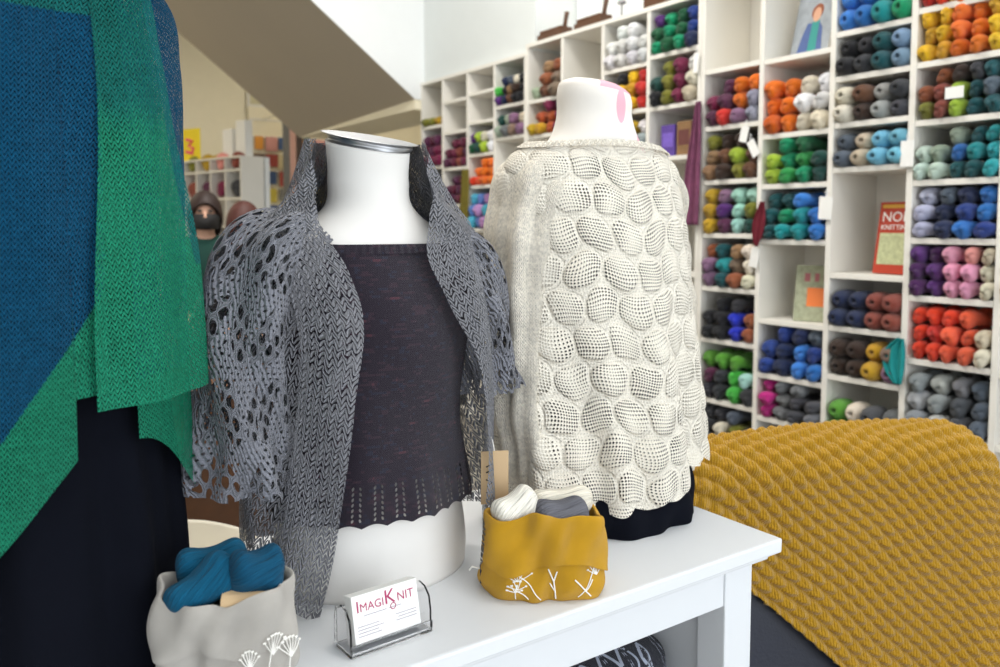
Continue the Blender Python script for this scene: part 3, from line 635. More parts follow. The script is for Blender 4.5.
# grey shrug materials
def mat_lace(name, color, kind):
    m, nt, b = nmat(name); fabric_basics(b); u, v = uvxy(nt)
    nz = X(nt, noise(nt, 26, coord(nt), 2).outputs[0]); nf = X(nt, noise(nt, 700, coord(nt), 3).outputs[0])
    d1 = X(nt, noise(nt, 75, coord(nt), 1).outputs[0]); d2 = X(nt, noise(nt, 68, coord(nt), 1).outputs[0])
    u = u + (nz - .5) * .008 + (d1 - .5) * .007; v = v + (d2 - .5) * .008
    def mesh(pu, pv, r0, rv, skew=0, ax=1.25, ay=.8):
        vv = v + u * skew; row = (vv / pv).fl(); cx = (u / pu + row.mod(2) * .5).fr() - .5; cy = (vv / pv).fr() - .5
        d = (cx.sq() * ax + cy.sq() * ay).root()
        return d, d.lt((d1 - .5) * rv + r0)
    def strands(d, k): return (d * (2 * PI * k)).sin()
    if kind == 'band':
        st = stitch(u, v, .0115, .0088, 1.2); h = st.lt((d1 - .5) * .9 + .33); ht = st * 1.1
    elif kind == 'body':
        st = stitch(u - v * .35, v, .0135, .0098, 1.4); h = st.lt((d1 - .5) * 1.0 + .40); ht = st * 1.1
    else:  # leaf lace: clusters of long eyelets between dense ribbed leaves
        d, h0 = mesh(.0135, .021, .36, .25, .7, 1.3, .9)
        q = ((u / .075).fr() - .5).ab(); lv = ((v / .10) + q * 1.3).fr()
        leaf = (lv - .5).sq() * 6 + (q - .26).sq() * 16
        inside = leaf.lt(.62)
        dB, h2 = mesh(.0085, .0075, .2, .35)
        rib = ((u * 1.0 + v * .35 + q * .02) * (2 * PI / .0052)).sin()
        h = (inside * h0).mx((1 - inside) * h2); rel_ = inside * strands(d, 5) + (1 - inside) * rib; ht = inside * d + (1 - inside) * .5 + rel_ * .3
    hs = nt.nodes.new('ShaderNodeHueSaturation'); hs.inputs['Color'].default_value = rgb(color)
    nt.links.new((nf * 1.3 + .38).k, hs.inputs['Value']); nt.links.new(hs.outputs[0], b.inputs['Base Color'])
    bump(nt, b, ht + nf * .35, .006)
    holes(m, nt, b, h); return m
G = '8b8b91'
M['lband'] = mat_lace('grey_mesh_collar_knit', G, 'band'); M['lbody'] = mat_lace('grey_open_mesh_knit', G, 'body'); M['lleaf'] = mat_lace('grey_leaf_lace_knit', '85868f', 'leaf')
SR = [(.90, c2x, c2y, .20, .155), (1.05, c2x, c2y, .205, .155), (1.2, c2x, c2y, .21, .15), (1.32, c2x, c2y, .215, .142), (1.38, c2x, c2y, .21, .128), (1.42, c2x, c2y, .195, .112), (1.45, c2x, c2y, .168, .103), (1.475, c2x, c2y, .132, .096), (1.50, c2x, c2y, .108, .089), (1.54, c2x, c2y, .086, .079), (1.580, c2x, c2y, .074, .074)]
shr = tag(empty('shrug', (c2x, c2y, .9)), 'grey open lace shrug draped over the middle white bust', 'shrug')
dg_ = math.radians
L0 = cr([.9, .98, 1.065, 1.2, 1.36, 1.415, 1.464, 1.52, 1.580], [dg_(a) for a in (-43, -36, -31, -25, -22, -29, -46, -70, -92)])
R0 = cr([.9, 1.0, 1.118, 1.244, 1.338, 1.414, 1.46, 1.52, 1.580], [dg_(a) for a in (27, 28, 32, 27, 15, 9, 18, 40, 66)])
bw = cr([.9, 1.1, 1.3, 1.42, 1.5, 1.580], [.42, .42, .42, .55, .85, 1.0])
def fold2(th, z, UV, s, v): return .012 * np.sin(th * 7 + z * 4) * sstep(1.42, 1.1, z) + .004 * np.sin(th * 13 + 1)
# body between the two front bands, going round the back
Lb = lambda z: L0(z) - bw(z) + .04; Rb = lambda z: R0(z) + bw(z) - .04
rel(drape('body', SR, M['lbody'], shr, lambda z: Rb(z), lambda z: Lb(z) + 2 * PI, lambda s: np.full_like(s, 1.580), lambda s: .945 + .02 * np.sin(s * 9) , fold2, 260, 200, .2), shr)
def band_rad(th, z, UV, s, v): return fold2(th, z, UV, s, v) + .012 + .008 * np.sin(s * PI)
rel(drape('front_band', SR, M['lband'], shr, lambda z: L0(z) - bw(z), L0, lambda s: np.full_like(s, 1.580), lambda s: .95 - .06 * s, band_rad, 60, 260, .2), shr)
rel(drape('front_band', SR, M['lband'], shr, R0, lambda z: R0(z) + bw(z), lambda s: np.full_like(s, 1.580), lambda s: .935 + .01 * s, band_rad, 60, 260, .2), shr)
M['greycollar'] = mat_stockinette('grey_collar_knit', .0105, .0085, .10, color='83848b', bd=.005, patchy=.3)
rel(drape('collar', SR, M['greycollar'], shr, lambda z: R0(z) + .1, lambda z: L0(z) + 2 * PI - .1, lambda s: np.full_like(s, 1.577), lambda s: np.full_like(s, 1.44), lambda th, z, UV, s, v: .006 + 0 * th, 120, 60, .2), shr)
def srad(th, z, v): return .008 * np.sin(th * 5 + z * 30) + .012 * sstep(.75, 1, v) * np.sin(th * 8)
rel(sleeve('sleeve', [(c2x - .10, c2y, 1.435), (c2x - .165, c2y - .005, 1.40), (c2x - .205, c2y - .01, 1.30), (c2x - .215, c2y - .015, 1.2), (c2x - .215, c2y - .015, 1.085)], [.045, .062, .064, .062, .072], [.07, .105, .105, .095, .10], M['lleaf'], shr, 90, 120, srad), shr)
rel(sleeve('sleeve', [(c2x + .10, c2y, 1.43), (c2x + .15, c2y - .005, 1.39), (c2x + .18, c2y - .01, 1.31), (c2x + .19, c2y - .015, 1.24), (c2x + .195, c2y - .015, 1.175)], [.045, .055, .055, .05, .056], [.065, .085, .085, .075, .08], M['lleaf'], shr, 90, 120, srad), shr)

# --- cream sweater bust
c3x, c3y = 1.035, 1.19
B3 = empty('mannequin', (c3x, c3y, .9), 0, 'white bust with pink-stained neck, wearing the cream lace sweater', 'mannequin')
m, nt, b = nmat('white_bust_with_pink_stain'); b.inputs['Roughness'].default_value = .65
sp = nt.nodes.new('ShaderNodeSeparateXYZ'); nt.links.new(coord(nt), sp.inputs[0]); x, y, z = [X(nt, sp.outputs[i]) for i in range(3)]
nx = X(nt, noise(nt, 9, coord(nt)).outputs[0])
vr = x * .824 - y * .566
drip = ((vr - .043).sq() * 11000 + (z - .768).sq() * 1000).lt(1) * (x * .65 + y * .75).lt(0)
capz = (z + x * .13 - y * .10).gt(.803) * (vr + nx * .03).gt(.016)
shl = vr.gt(.078) * ((z - .705).ab()).lt(.022)
st = drip.mx(capz).mx(shl)
nt.links.new(mixc(nt, st * .75, rgb('e6e0d8'), rgb('dc93ac')), b.inputs['Base Color']); M['pinkbust'] = m
R3 = [(.9, c3x, c3y, .16, .125), (1.0, c3x, c3y, .155, .12), (1.15, c3x, c3y, .14, .11), (1.28, c3x, c3y, .155, .12), (1.4, c3x, c3y, .17, .12), (1.5, c3x, c3y, .18, .095), (1.555, c3x, c3y, .165, .082), (1.585, c3x, c3y, .12, .078), (1.61, c3x, c3y, .092, .078), (1.65, c3x, c3y, .074, .07), (1.698, c3x, c3y, .070, .068), (1.704, c3x, c3y, .068, .066), (1.712, c3x, c3y, .056, .054), (1.719, c3x, c3y, .03, .03), (1.7215, c3x, c3y, .002, .002)]
o = loft('torso', R3, M['pinkbust'], B3, 140, 72)
for v_ in o.data.vertices:
    k_ = sstep(1.64, 1.70, v_.co.z); v_.co.z += float(k_) * (-(v_.co.x - c3x) * .13 + (v_.co.y - c3y) * .10 + .002)
rel(o, B3)
skirt = tag(empty('black_dress', (c3x, c3y, .9)), 'black dress showing under the hem of the cream lace sweater', 'dress')
RS3 = [(.9005, c3x + .01, c3y, .20, .182), (.93, c3x + .01, c3y, .205, .18), (1.0, c3x + .008, c3y, .19, .15), (1.1, c3x, c3y, .158, .128), (1.28, c3x, c3y, .162, .127), (1.4, c3x, c3y, .176, .126), (1.5, c3x, c3y, .185, .101), (1.555, c3x, c3y, .171, .088), (1.575, c3x, c3y, .145, .087)]
def fs(th, z, UV, s, v): return .006 * np.sin(th * 9 + z * 25) * sstep(1.15, .95, z) + .004 * np.sin(th * 17 - z * 40) * sstep(1.0, .9, z)
o = rel(drape('drape', RS3, M['blackcloth'], skirt, K(-PI), K(PI), lambda s: np.full_like(s, 1.572), lambda s: np.full_like(s, .9005), fs, 160, 100), skirt)

CW, CH = .066, .063
def cells_np(u, v):
    row = np.floor(v / CH); cx = (u / CW + .5 * np.mod(row, 2)) % 1 - .5; cy = (v / CH) % 1 - .5
    return cx, cy
m, nt, b = nmat('cream_bubble_lace_knit'); fabric_basics(b, .9, .1); u, v = uvxy(nt)
wob = X(nt, noise(nt, 16, coord(nt), 2).outputs[0]); wob2 = X(nt, noise(nt, 15, coord(nt), 1).outputs[0])
uu = u; vv = v
row = (vv / CH).fl(); cx = (uu / CW + row.mod(2) * .5).fr() - .5; cy = (vv / CH).fr() - .5
rr = (cx.ab() * 2).pw(2.3) + (cy.ab() * 2).pw(2.6)
inside = rr.lt(.80)
def dotm(pu, pv): 
    r2 = (v / pv).fl(); a = (u / pu + r2 * .12).fr() - .5; c = (v / pv).fr() - .5; return a.sq() + c.sq()
dd = dotm(.0050, .0060)
side = (cx.ab() * 1.6 + wob * .7)
hole = inside * dd.lt(wob * .22 + cx.ab() * .10 - .06)
fine = X(nt, noise(nt, 500, coord(nt), 2).outputs[0])
dense = (1 - inside) * dd.lt(.008)
nt.links.new(mixc(nt, fine, rgb('ddd4c4'), rgb('f4eee1')), b.inputs['Base Color'])
ridge = 1 - ((rr - 1.02) * 3.2).sq().mn(1)
bump(nt, b, dd * .7 + fine * .25 + ridge * .8, .004)
holes(m, nt, b, hole.mx(dense)); M['creamlace'] = m
M['creamknit'] = mat_stockinette('cream_fine_knit', .0080, .0062, .12, color='f1e9da', bd=.0022, patchy=.3)
sw = tag(empty('lace_sweater', (c3x, c3y, .9)), 'cream openwork lace sweater on the white bust nearest the shelves', 'sweater')
WR = [(.90, c3x + .01, c3y, .225, .18), (1.0, c3x + .01, c3y, .228, .18), (1.15, c3x + .008, c3y, .222, .172), (1.3, c3x, c3y, .212, .158), (1.42, c3x, c3y, .208, .14), (1.5, c3x, c3y, .205, .12), (1.55, c3x, c3y, .20, .102), (1.58, c3x, c3y, .175, .092), (1.605, c3x, c3y, .13, .083)]
def wob_uv(UV):
    u, v = UV[..., 0], UV[..., 1]
    a = .005 * np.sin(v * 41 + u * 13) + .0028 * np.sin(v * 77 - u * 31 + 1) + .0012 * np.sin(u * 120 + v * 20)
    c = .006 * np.sin(u * 37 + 2) + .003 * np.sin(u * 71 + v * 23) + .0012 * np.sin(v * 130 + u * 33)
    return np.stack([u + a, v + c], -1)
def wrad(th, z, UV, s, v):
    cx, cy = cells_np(UV[..., 0], UV[..., 1]); d = np.clip(1 - (np.abs(cx) * 2)**2.4 - (np.abs(cy) * 2)**2.4, 0, 1)
    f = .012 * np.sin(th * 6 + 1.2 + .6 * np.sin(z * 7)) * sstep(1.4, 1.0, z) + .007 * np.sin(th * 11 + z * 6) * sstep(1.5, 1.1, z)
    rr_ = (np.abs(cx) * 2)**2.3 + (np.abs(cy) * 2)**2.6
    return .0056 * d**.8 + .0012 * np.exp(-((rr_ - 1.05) / .15)**2) + f + .006 * np.sin(th * 19 + z * 9) * sstep(1.25, .98, z)
def hem3(s):
    th = (s - .5) * 2 * PI
    base = .962 + .030 * sstep(.1, .7, th) * (1 - sstep(1.6, 2.2, th)) + .01 * np.sin(th * 3)
    return base - .010 * np.abs(np.sin(th * 12))
rel(drape('body', WR, M['creamlace'], sw, K(-PI), K(PI), lambda s: 1.602 + .006 * np.cos((s - .5) * 4 * PI) - .008 * np.cos((s - .5) * 2 * PI), hem3, wrad, 420, 300, .19, uvw=wob_uv), sw)
def wsr(th, z, v): return .007 * np.sin(th * 4 + z * 5) + .0055 * np.sin(th * 7 - z * 8) + .003 * np.sin(z * 60 + th)
rel(sleeve('sleeve', [(c3x - .11, c3y, 1.56), (c3x - .155, c3y - .0, 1.52), (c3x - .184, c3y - .015, 1.4), (c3x - .192, c3y - .03, 1.25), (c3x - .195, c3y - .045, 1.1), (c3x - .175, c3y - .06, .965)], [.035, .048, .046, .042, .036, .030], [.05, .075, .068, .058, .048, .04], M['creamknit'], sw, 80, 140, wsr), sw)
rel(sleeve('sleeve', [(c3x + .10, c3y, 1.56), (c3x + .145, c3y, 1.52), (c3x + .175, c3y + .01, 1.4), (c3x + .225, c3y + .02, 1.2), (c3x + .25, c3y + .01, 1.0), (c3x + .265, c3y - .0, .935)], [.035, .05, .05, .044, .036, .032], [.05, .08, .07, .06, .045, .035], M['creamknit'], sw, 80, 140, wsr), sw)
def nb(th, z, UV, s, v): return .010 + .003 * np.sin(s * 400)
rel(drape('neckband', WR, M['creamknit'], sw, K(-PI), K(PI), lambda s: 1.606 + .006 * np.cos((s - .5) * 4 * PI) - .008 * np.cos((s - .5) * 2 * PI), lambda s: 1.594 + .006 * np.cos((s - .5) * 4 * PI) - .008 * np.cos((s - .5) * 2 * PI), nb, 300, 8), sw)

# --- teal and green poncho bust
c1x, c1y = .075, 1.17
B1 = empty('mannequin', (c1x, c1y, .9), 0, 'bust standing under the blue and green poncho and black skirt', 'mannequin')
R1 = [(.9, c1x, c1y, .12, .10), (1.1, c1x, c1y, .14, .11), (1.3, c1x, c1y, .135, .105), (1.45, c1x, c1y, .15, .115), (1.6, c1x, c1y, .155, .105), (1.7, c1x, c1y, .14, .08), (1.76, c1x, c1y, .09, .07), (1.80, c1x, c1y, .075, .07), (1.9, c1x, c1y, .07, .07), (1.905, c1x, c1y, .002, .002)]
rel(loft('torso', R1, M['busts'], B1, 80, 56), B1)
sk = tag(empty('black_dress', (c1x, c1y, .9)), 'long black dress hanging below the blue and green poncho', 'dress')
RK = [(.9005, c1x, c1y, .185, .16), (1.05, c1x, c1y, .182, .158), (1.2, c1x, c1y, .172, .15), (1.36, c1x, c1y, .16, .13), (1.6, c1x, c1y, .166, .118), (1.70, c1x, c1y, .15, .092), (1.78, c1x, c1y, .085, .078), (1.80, c1x, c1y, .079, .075)]
def fk(th, z, UV, s, v): return .009 * np.sin(th * 10 + 1.0) * sstep(1.3, 1.0, z) + .004 * np.sin(th * 17 + z * 3)
rel(drape('drape', RK, M['blackcloth'], sk, K(-PI), K(PI), lambda s: np.full_like(s, 1.80), lambda s: np.full_like(s, .9005), fk, 200, 110), sk)
M['poncho'] = mat_stockinette('blue_green_stockinette', .0074, .0062, .29, attr='yarn', bd=.006, patchy=.35)
pon = tag(empty('poncho', (c1x, c1y, .9)), 'blue and green colour-block knitted poncho on the bust at the table end', 'poncho')
BLUE, GREEN, TEALG, DGREEN = [np.array(rgb(h)) for h in ('0d6089', '24a27c', '1c8682', '127a6a')]
PR = [(1.05, c1x, c1y, .205, .20), (1.25, c1x, c1y, .200, .193), (1.4, c1x, c1y, .199, .185), (1.55, c1x, c1y, .20, .17), (1.66, c1x, c1y, .199, .15), (1.74, c1x, c1y, .186, .125), (1.80, c1x, c1y, .13, .10), (1.84, c1x, c1y, .085, .08)]
def frad(th, z, UV, s, v): return .008 * np.sin(th * 6 + 2.0) * sstep(1.6, 1.2, z) + .003 * np.sin(th * 13 + z * 9)
def col_front(P, th, z):
    C = np.empty(z.shape + (4,)); C[:] = BLUE
    x = P[..., 0]
    low = z < (1.365 + (x - .142) * 1.42); C[low] = GREEN
    C[(x > .153)] = GREEN
    C[z > 1.685] = TEALG
    return C
def hemf(s):
    th = dg_(-100) + s * (dg_(23) - dg_(-100)); x = c1x + .222 * np.sin(th)
    d = 1.19 + (x - .112) * 1.08
    return np.where(x > .118, 1.262, np.maximum(d, 1.02))
rel(drape('front_panel', PR, M['poncho'], pon, K(dg_(-100)), K(dg_(23)), lambda s: np.full_like(s, 1.84), hemf, frad, 420, 330, .2, col_front, .004), pon)
def col_side(P, th, z):
    C = np.empty(z.shape + (4,)); C[:] = GREEN
    t = sstep(1.60, 1.54, z + .005 * np.sin(th * 30))[..., None]; C = DGREEN * .55 * (1 - t) + TEALG * .45 * (1 - t) + C * t
    e = (th > dg_(38) + dg_(34) * sstep(1.75, 1.22, z))[..., None] & (z > 1.4)[..., None]; C = np.where(e, TEALG, C); return C
def srad1(th, z, UV, s, v): return .012 + .008 * sstep(1.5, 1.25, z) * s + .004 * np.sin(th * 12)
rel(drape('side_panel', PR, M['poncho'], pon, lambda z: dg_(16.5) + dg_(4.5) * sstep(1.3, 1.6, z), lambda z: dg_(44) + dg_(34) * sstep(1.75, 1.22, z), lambda s: np.full_like(s, 1.84), lambda s: 1.246 - .004 * s, srad1, 160, 260, .2, col_side, .002), pon)
def col_back(P, th, z):
    C = np.empty(z.shape + (4,)); C[:] = BLUE; C[(z < 1.27)] = GREEN; return C
def hemb(s):
    th = dg_(34) + s * (dg_(258) - dg_(34)); return np.where(th < dg_(100), 1.20 - .105 * sstep(dg_(34), dg_(84), th), 1.095)
rel(drape('back_panel', PR, M['poncho'], pon, K(dg_(34)), K(dg_(258)), lambda s: np.full_like(s, 1.84), hemb, lambda th, z, UV, s, v: -.006 + .012 * sstep(dg_(60), dg_(100), th), 300, 260, .2, col_back), pon)

# ------------------------------------------------------------------ bags of yarn on the table
def rrect(th, a, b, n=3.2):
    s, c = np.sin(th), np.cos(th); r = (np.abs(s / a)**n + np.abs(c / b)**n)**(-1 / n); return r * s, -r * c
def bag(label, loc, rz, w, d, h, mat, printmat, cuffh, seed, lining):
    rnd = np.random.RandomState(seed)
    root = empty('fabric_bag', loc, rz, label, 'bag')
    zs = cr([0, .12, .35, .6, .8, 1], [.98, 1.07, 1.03, .985, .96, .94] if seed == 3 else [.90, 1.02, 1.04, 1.02, 1.0, .97])
    ph = rnd.uniform(0, 6, 4)
    def surf(th, z, off=0):
        k = zs(z / h); x, y = rrect(th, w / 2, d / 2)
        wob = .0035 * np.sin(th * 5 + ph[0] + z * 40) + .003 * np.sin(th * 9 + ph[1] - z * 60) + off
        L = np.sqrt(x * x + y * y); return np.stack([x * k + x / L * wob, y * k + y / L * wob, z], -1)
    nt_, nz_ = 120, 50
    TH = np.linspace(0, 2 * PI, nt_, endpoint=False)[:, None].repeat(nz_, 1)
    rim = lambda th: h + .006 * np.sin(th * 2 + ph[2]) + .004 * np.sin(th * 5 + ph[3])
    V = np.linspace(0, 1, nz_)[None].repeat(nt_, 0)
    P = surf(TH, V * (rim(TH) - .004)); 
    me = grid_mesh('bag_body', P, np.stack([TH * .08, V * h], -1), True)
    bm = bmesh.new(); bm.from_mesh(me); bm.verts.ensure_lookup_table(); bm.faces.new([bm.verts[i * nz_] for i in range(nt_)][::-1]); bm.to_mesh(me); bm.free()
    o = link('body', me, mat, root); 
    for p in me.polygons: p.use_smooth = True
    # folded cuff: over the rim and down the outside, with the inside turned in
    prof = [(-.006, -.045), (-.005, -.02), (-.003, -.004), (0, .0015), (.0035, -.001), (.006, -.012), (.0055, -cuffh * .5), (.0055, -cuffh + .004), (.0045, -cuffh), (.003, -cuffh + .003)]
    t = np.linspace(0, 1, len(prof)); vv = np.linspace(0, 1, 44); po = cr(t, [p[0] for p in prof])(vv); pz = cr(t, [p[1] for p in prof])(vv)
    TH2 = np.linspace(0, 2 * PI, nt_, endpoint=False)[:, None].repeat(44, 1); Z = rim(TH2) + pz[None] * (1 + .12 * np.sin(TH2 * 3 + ph[0]))
    P = surf(TH2, Z, po[None]); link('cuff', grid_mesh('cuff', P, np.stack([TH2 * .08, Z], -1), True), mat, root)
    return root, surf
def linen(name, c):
    m, nt, b = nmat(name); fabric_basics(b); u, v = uvxy(nt)
    wv = ((u * (2 * PI / .0011)).sin() + (v * (2 * PI / .0011)).sin()) * .25; n = X(nt, noise(nt, 40, coord(nt), 3).outputs[0])
    col = rgb(c); hs = nt.nodes.new('ShaderNodeHueSaturation'); hs.inputs['Color'].default_value = col; nt.links.new((n * .25 + .87 + wv * .08).k, hs.inputs['Value'])
    nt.links.new(hs.outputs[0], b.inputs['Base Color']); bump(nt, b, wv + n * 2, .0008); return m
M['must'] = linen('mustard_linen', 'd09c1d'); M['lin'] = linen('grey_linen', 'c4beb6'); M['printw'] = plain('white_screen_print', 'f2efe8', .8, var=.02)
def twigs(root, surf, strokes, off, name='printed_twig'):
    """white screen print: strokes of (theta, z) with width, laid on the cloth"""
    mb = MB()
    for pts, wd in strokes:
        th = np.array([p[0] for p in pts]); z = np.array([p[1] for p in pts]); t = np.linspace(0, 1, len(pts)); q = np.linspace(0, 1, max(6, 5 * len(pts)))
        C = surf(np.interp(q, t, th), np.interp(q, t, z), off)
        mb.tube([tuple(c) for c in C], wd * .9, 5)
    return mb.build(name, M['printw'], root)
bagY, sfY = bag('mustard linen bag holding cream and grey skeins, white twig print', (.737, .957, .9005), dg_(-32), .175, .10, .122, M['must'], None, .074, 3, None)
def umbel(th, z, lean, hgt, n, spread):
    S_ = [([(th, z), (th + lean * .5, z + hgt * .55), (th + lean, z + hgt)], .0009)]
    for k in range(n):
        a = (k / (n - 1) - .5) * 2
        S_.append(([(th + lean, z + hgt * .75), (th + lean + a * spread, z + hgt + .008 * (1 - a * a))], .0007))
        S_.append(([(th + lean + a * spread - .02, z + hgt + .008 * (1 - a * a)), (th + lean + a * spread + .02, z + hgt + .009 * (1 - a * a))], .0014))
    return S_
st_ = [umbel(-.15, .005, -.5, .038, 5, .25), umbel(-.75, .004, .1, .022, 4, .15), [([(.28, .004), (.22, .03), (.05, .05)], .0012), ([(.22, .03), (.3, .045)], .0012), ([(.26, .015), (.1, .028)], .001)], umbel(.75, .006, .35, .038, 6, .15), [([(.62, .035), (.8, .02), (.95, .006)], .0013), ([(.85, .015), (1.0, .03)], .001)], umbel(-.45, .006, -.25, .014, 4, .12)]
for q_ in st_: twigs(bagY, sfY, q_, .0012)
o = MB().box(-.002, .002, -.012, .012, 0, .02, .001).build('navy_tag', plain('navy_tape', '1c2340', .8), bagY); o.location = (-.094, .0, .012); o['label'] = 'small navy side tag'
MB().tube([(-.095, 0, .03), (-.108, -.006, .036), (-.112, -.004, .03)], .0013, 6).build('drawstring_end', M['printw'], bagY)
bagL, sfL = bag('grey linen bag with white flower print holding teal skeins', (.268, .972, .9005), dg_(-30), .150, .10, .118, M['lin'], None, .06, 8, None)
st_ = []
for th, z, l, hh in ((.55, .0, .05, .055), (.85, .0, .1, .07), (.3, .0, -.15, .035), (1.1, .0, .05, .06)): st_.append(umbel(th, z, l, hh, 7, .14))
for q_ in st_: twigs(bagL, sfL, q_, .0085)
def wound(name, P0, P1, rad, color, label, cat='yarn', lob=.12, tw=1.2, mat=None):
    me = skein_mesh('skein_mesh', L=1, R=1, lob=lob, tw=tw, nu=60, nv=60)
    o = link(name, me, mat or M['fineyarn']); d = Vector(P1) - Vector(P0)
    o.rotation_mode = 'QUATERNION'; o.rotation_quaternion = d.to_track_quat('X', 'Z'); o.location = (Vector(P0) + Vector(P1)) / 2; o.scale = (d.length, rad, rad); o.color = rgb(color)
    return tag(o, label, cat)
def inbag(b, p): return b.matrix_basis @ Vector(p)
bpy.context.view_layer.update()
lw = lambda b, x, y, z: tuple(Matrix.Translation(b.location) @ Matrix.Rotation(b.rotation_euler.z, 4, 'Z') @ Vector((x, y, z)))
# teal skeins
wound('yarn_skein', lw(bagL, -.066, .028, .125), lw(bagL, .02, .03, .135), .032, '07506f', 'teal skein at the back of the grey linen bag')
wound('yarn_skein', lw(bagL, -.058, -.03, .10), lw(bagL, .012, .002, .145), .030, '07506f', 'teal skein leaning at the front of the grey linen bag')
wound('yarn_skein', lw(bagL, .004, -.012, .135), lw(bagL, .066, .012, .128), .036, '0a4866', 'teal skein with paper band across the grey linen bag')
o = MB().tube([lw(bagL, .003, -.026, .1), lw(bagL, .03, -.024, .1), lw(bagL, .058, -.018, .1)], [.022, .023, .022], 20).build('paper_band', M['kraft']); tag(o, 'cream paper band under the teal skein in the linen bag', 'label')
wound('yarn_skein', lw(bagY, -.075, -.012, .108), lw(bagY, -.008, .004, .136), .032, 'f3eee2', 'cream skein sticking out of the mustard bag in front of the tag', lob=.08)
wound('yarn_skein', lw(bagY, -.02, .03, .120), lw(bagY, .08, .028, .126), .024, 'efe7d6', 'cream skein at the back of the mustard bag behind the grey one', lob=.08)
wound('yarn_skein', lw(bagY, -.02, -.014, .110), lw(bagY, .068, -.008, .110), .035, '66666d', 'grey skein lying in the mouth of the mustard bag', lob=.08)
o = MB().tube([lw(bagY, .0, -.03, .095), lw(bagY, .03, -.03, .097), lw(bagY, .055, -.026, .097)], [.016, .017, .016], 20).build('paper_band', M['kraft']); tag(o, 'kraft paper band under the grey skein in the mustard bag', 'label')

# kraft hang tag between shrug and sweater
kt = empty('hang_tag', (.708, 1.045, 1.095), dg_(-25), 'kraft hang tag between the grey shrug and cream sweater', 'tag')
MB().box(-.022, .022, -.0008, .0008, -.085, 0, .0004).build('card', M['kraft'], kt)
o = MB().tube([(-.014, -.0012, -.025), (-.004, -.0012, -.02), (-.002, -.0012, -.03), (-.014, -.0012, -.034)], .0011, 5).tube([(-.014, -.0012, -.045), (-.004, -.0012, -.05), (-.012, -.0012, -.056)], .0011, 5).tube([(-.014, -.0012, -.066), (-.003, -.0012, -.066), (-.004, -.0012, -.076), (-.014, -.0012, -.078)], .0011, 5).build('handwriting', M['blackink'], kt)
MB().tube([(0, 0, -.004), (-.002, .004, .012), (-.004, .01, .02)], .0008, 5).build('string', M['printw'], kt)

# business card holder
ch = empty('card_holder', (.468, .955, .9005), dg_(3), 'clear acrylic holder of business cards on the white table', 'card holder')
hw = .061
MB().box(-hw, hw, -.026, .022, 0, .005, .002).build('base', M['clear'], ch)
MB().box(-hw, hw, -.026, -.0225, .0052, .016, .001).build('front_lip', M['clear'], ch)
for sx in (-1, 1):
    pr = [(-.0225, .0052), (-.0225, .03), (-.019, .048), (-.008, .058), (.006, .06), (.018, .055), (.022, .04), (.022, .0052)]
    MB().poly([(sx * hw, y, z) for y, z in pr], (-sx * .0028, 0, 0)).build('side_wall', M['clear'], ch)
MB().box(-hw + .003, hw - .003, .0155, .019, .0052, .052, .001).build('back_wall', M['clear'], ch)
cd = empty('business_card_stack', (.468, .955, .9062), dg_(3), 'stack of white business cards with magenta lettering in the acrylic holder', 'business cards')
ln = Matrix.Rotation(-.22, 4, 'X')
def CP(n, mb, mm): o = mb.build(n, mm, cd); o.data.transform(ln); return o
CP('card_pack', MB().box(-.049, .049, -.0165, .004, 0, .062, .0006), M['paper'])
def word(parts, x, z, mm):
    for s, sz in parts:
        o = text_mesh('lettering', s, sz, mm, cd, .0002)
        wd = max(v.co.x for v in o.data.vertices)
        o.data.transform(ln @ Matrix.Translation((x, -.0168, z)) @ Matrix.Rotation(PI / 2, 4, 'X')); x += wd + sz * .08
word([('I', .021), ('MAGI', .0148), ('K', .026), ('NIT', .0158)], -.044, .0405, M['magenta'])
mb = MB()
for z, a, c in ((.0345, -.034, .0), (.0345, .004, .022), (.022, -.044, -.012), (.018, -.044, -.006), (.014, -.044, -.014), (.010, -.044, -.010), (.024, .012, .044), (.020, .016, .044), (.016, .012, .044)):
    mb.box(a, c, -.0169, -.0164, z, z + .0009)
CP('small_print', mb, M['ink'])
CP('yarn_emblem', MB().tube([(.010 + .004 * math.cos(t * .7), -.0168, .036 + .004 * math.sin(t * .7)) for t in range(10)], .0006, 5), M['magenta'])

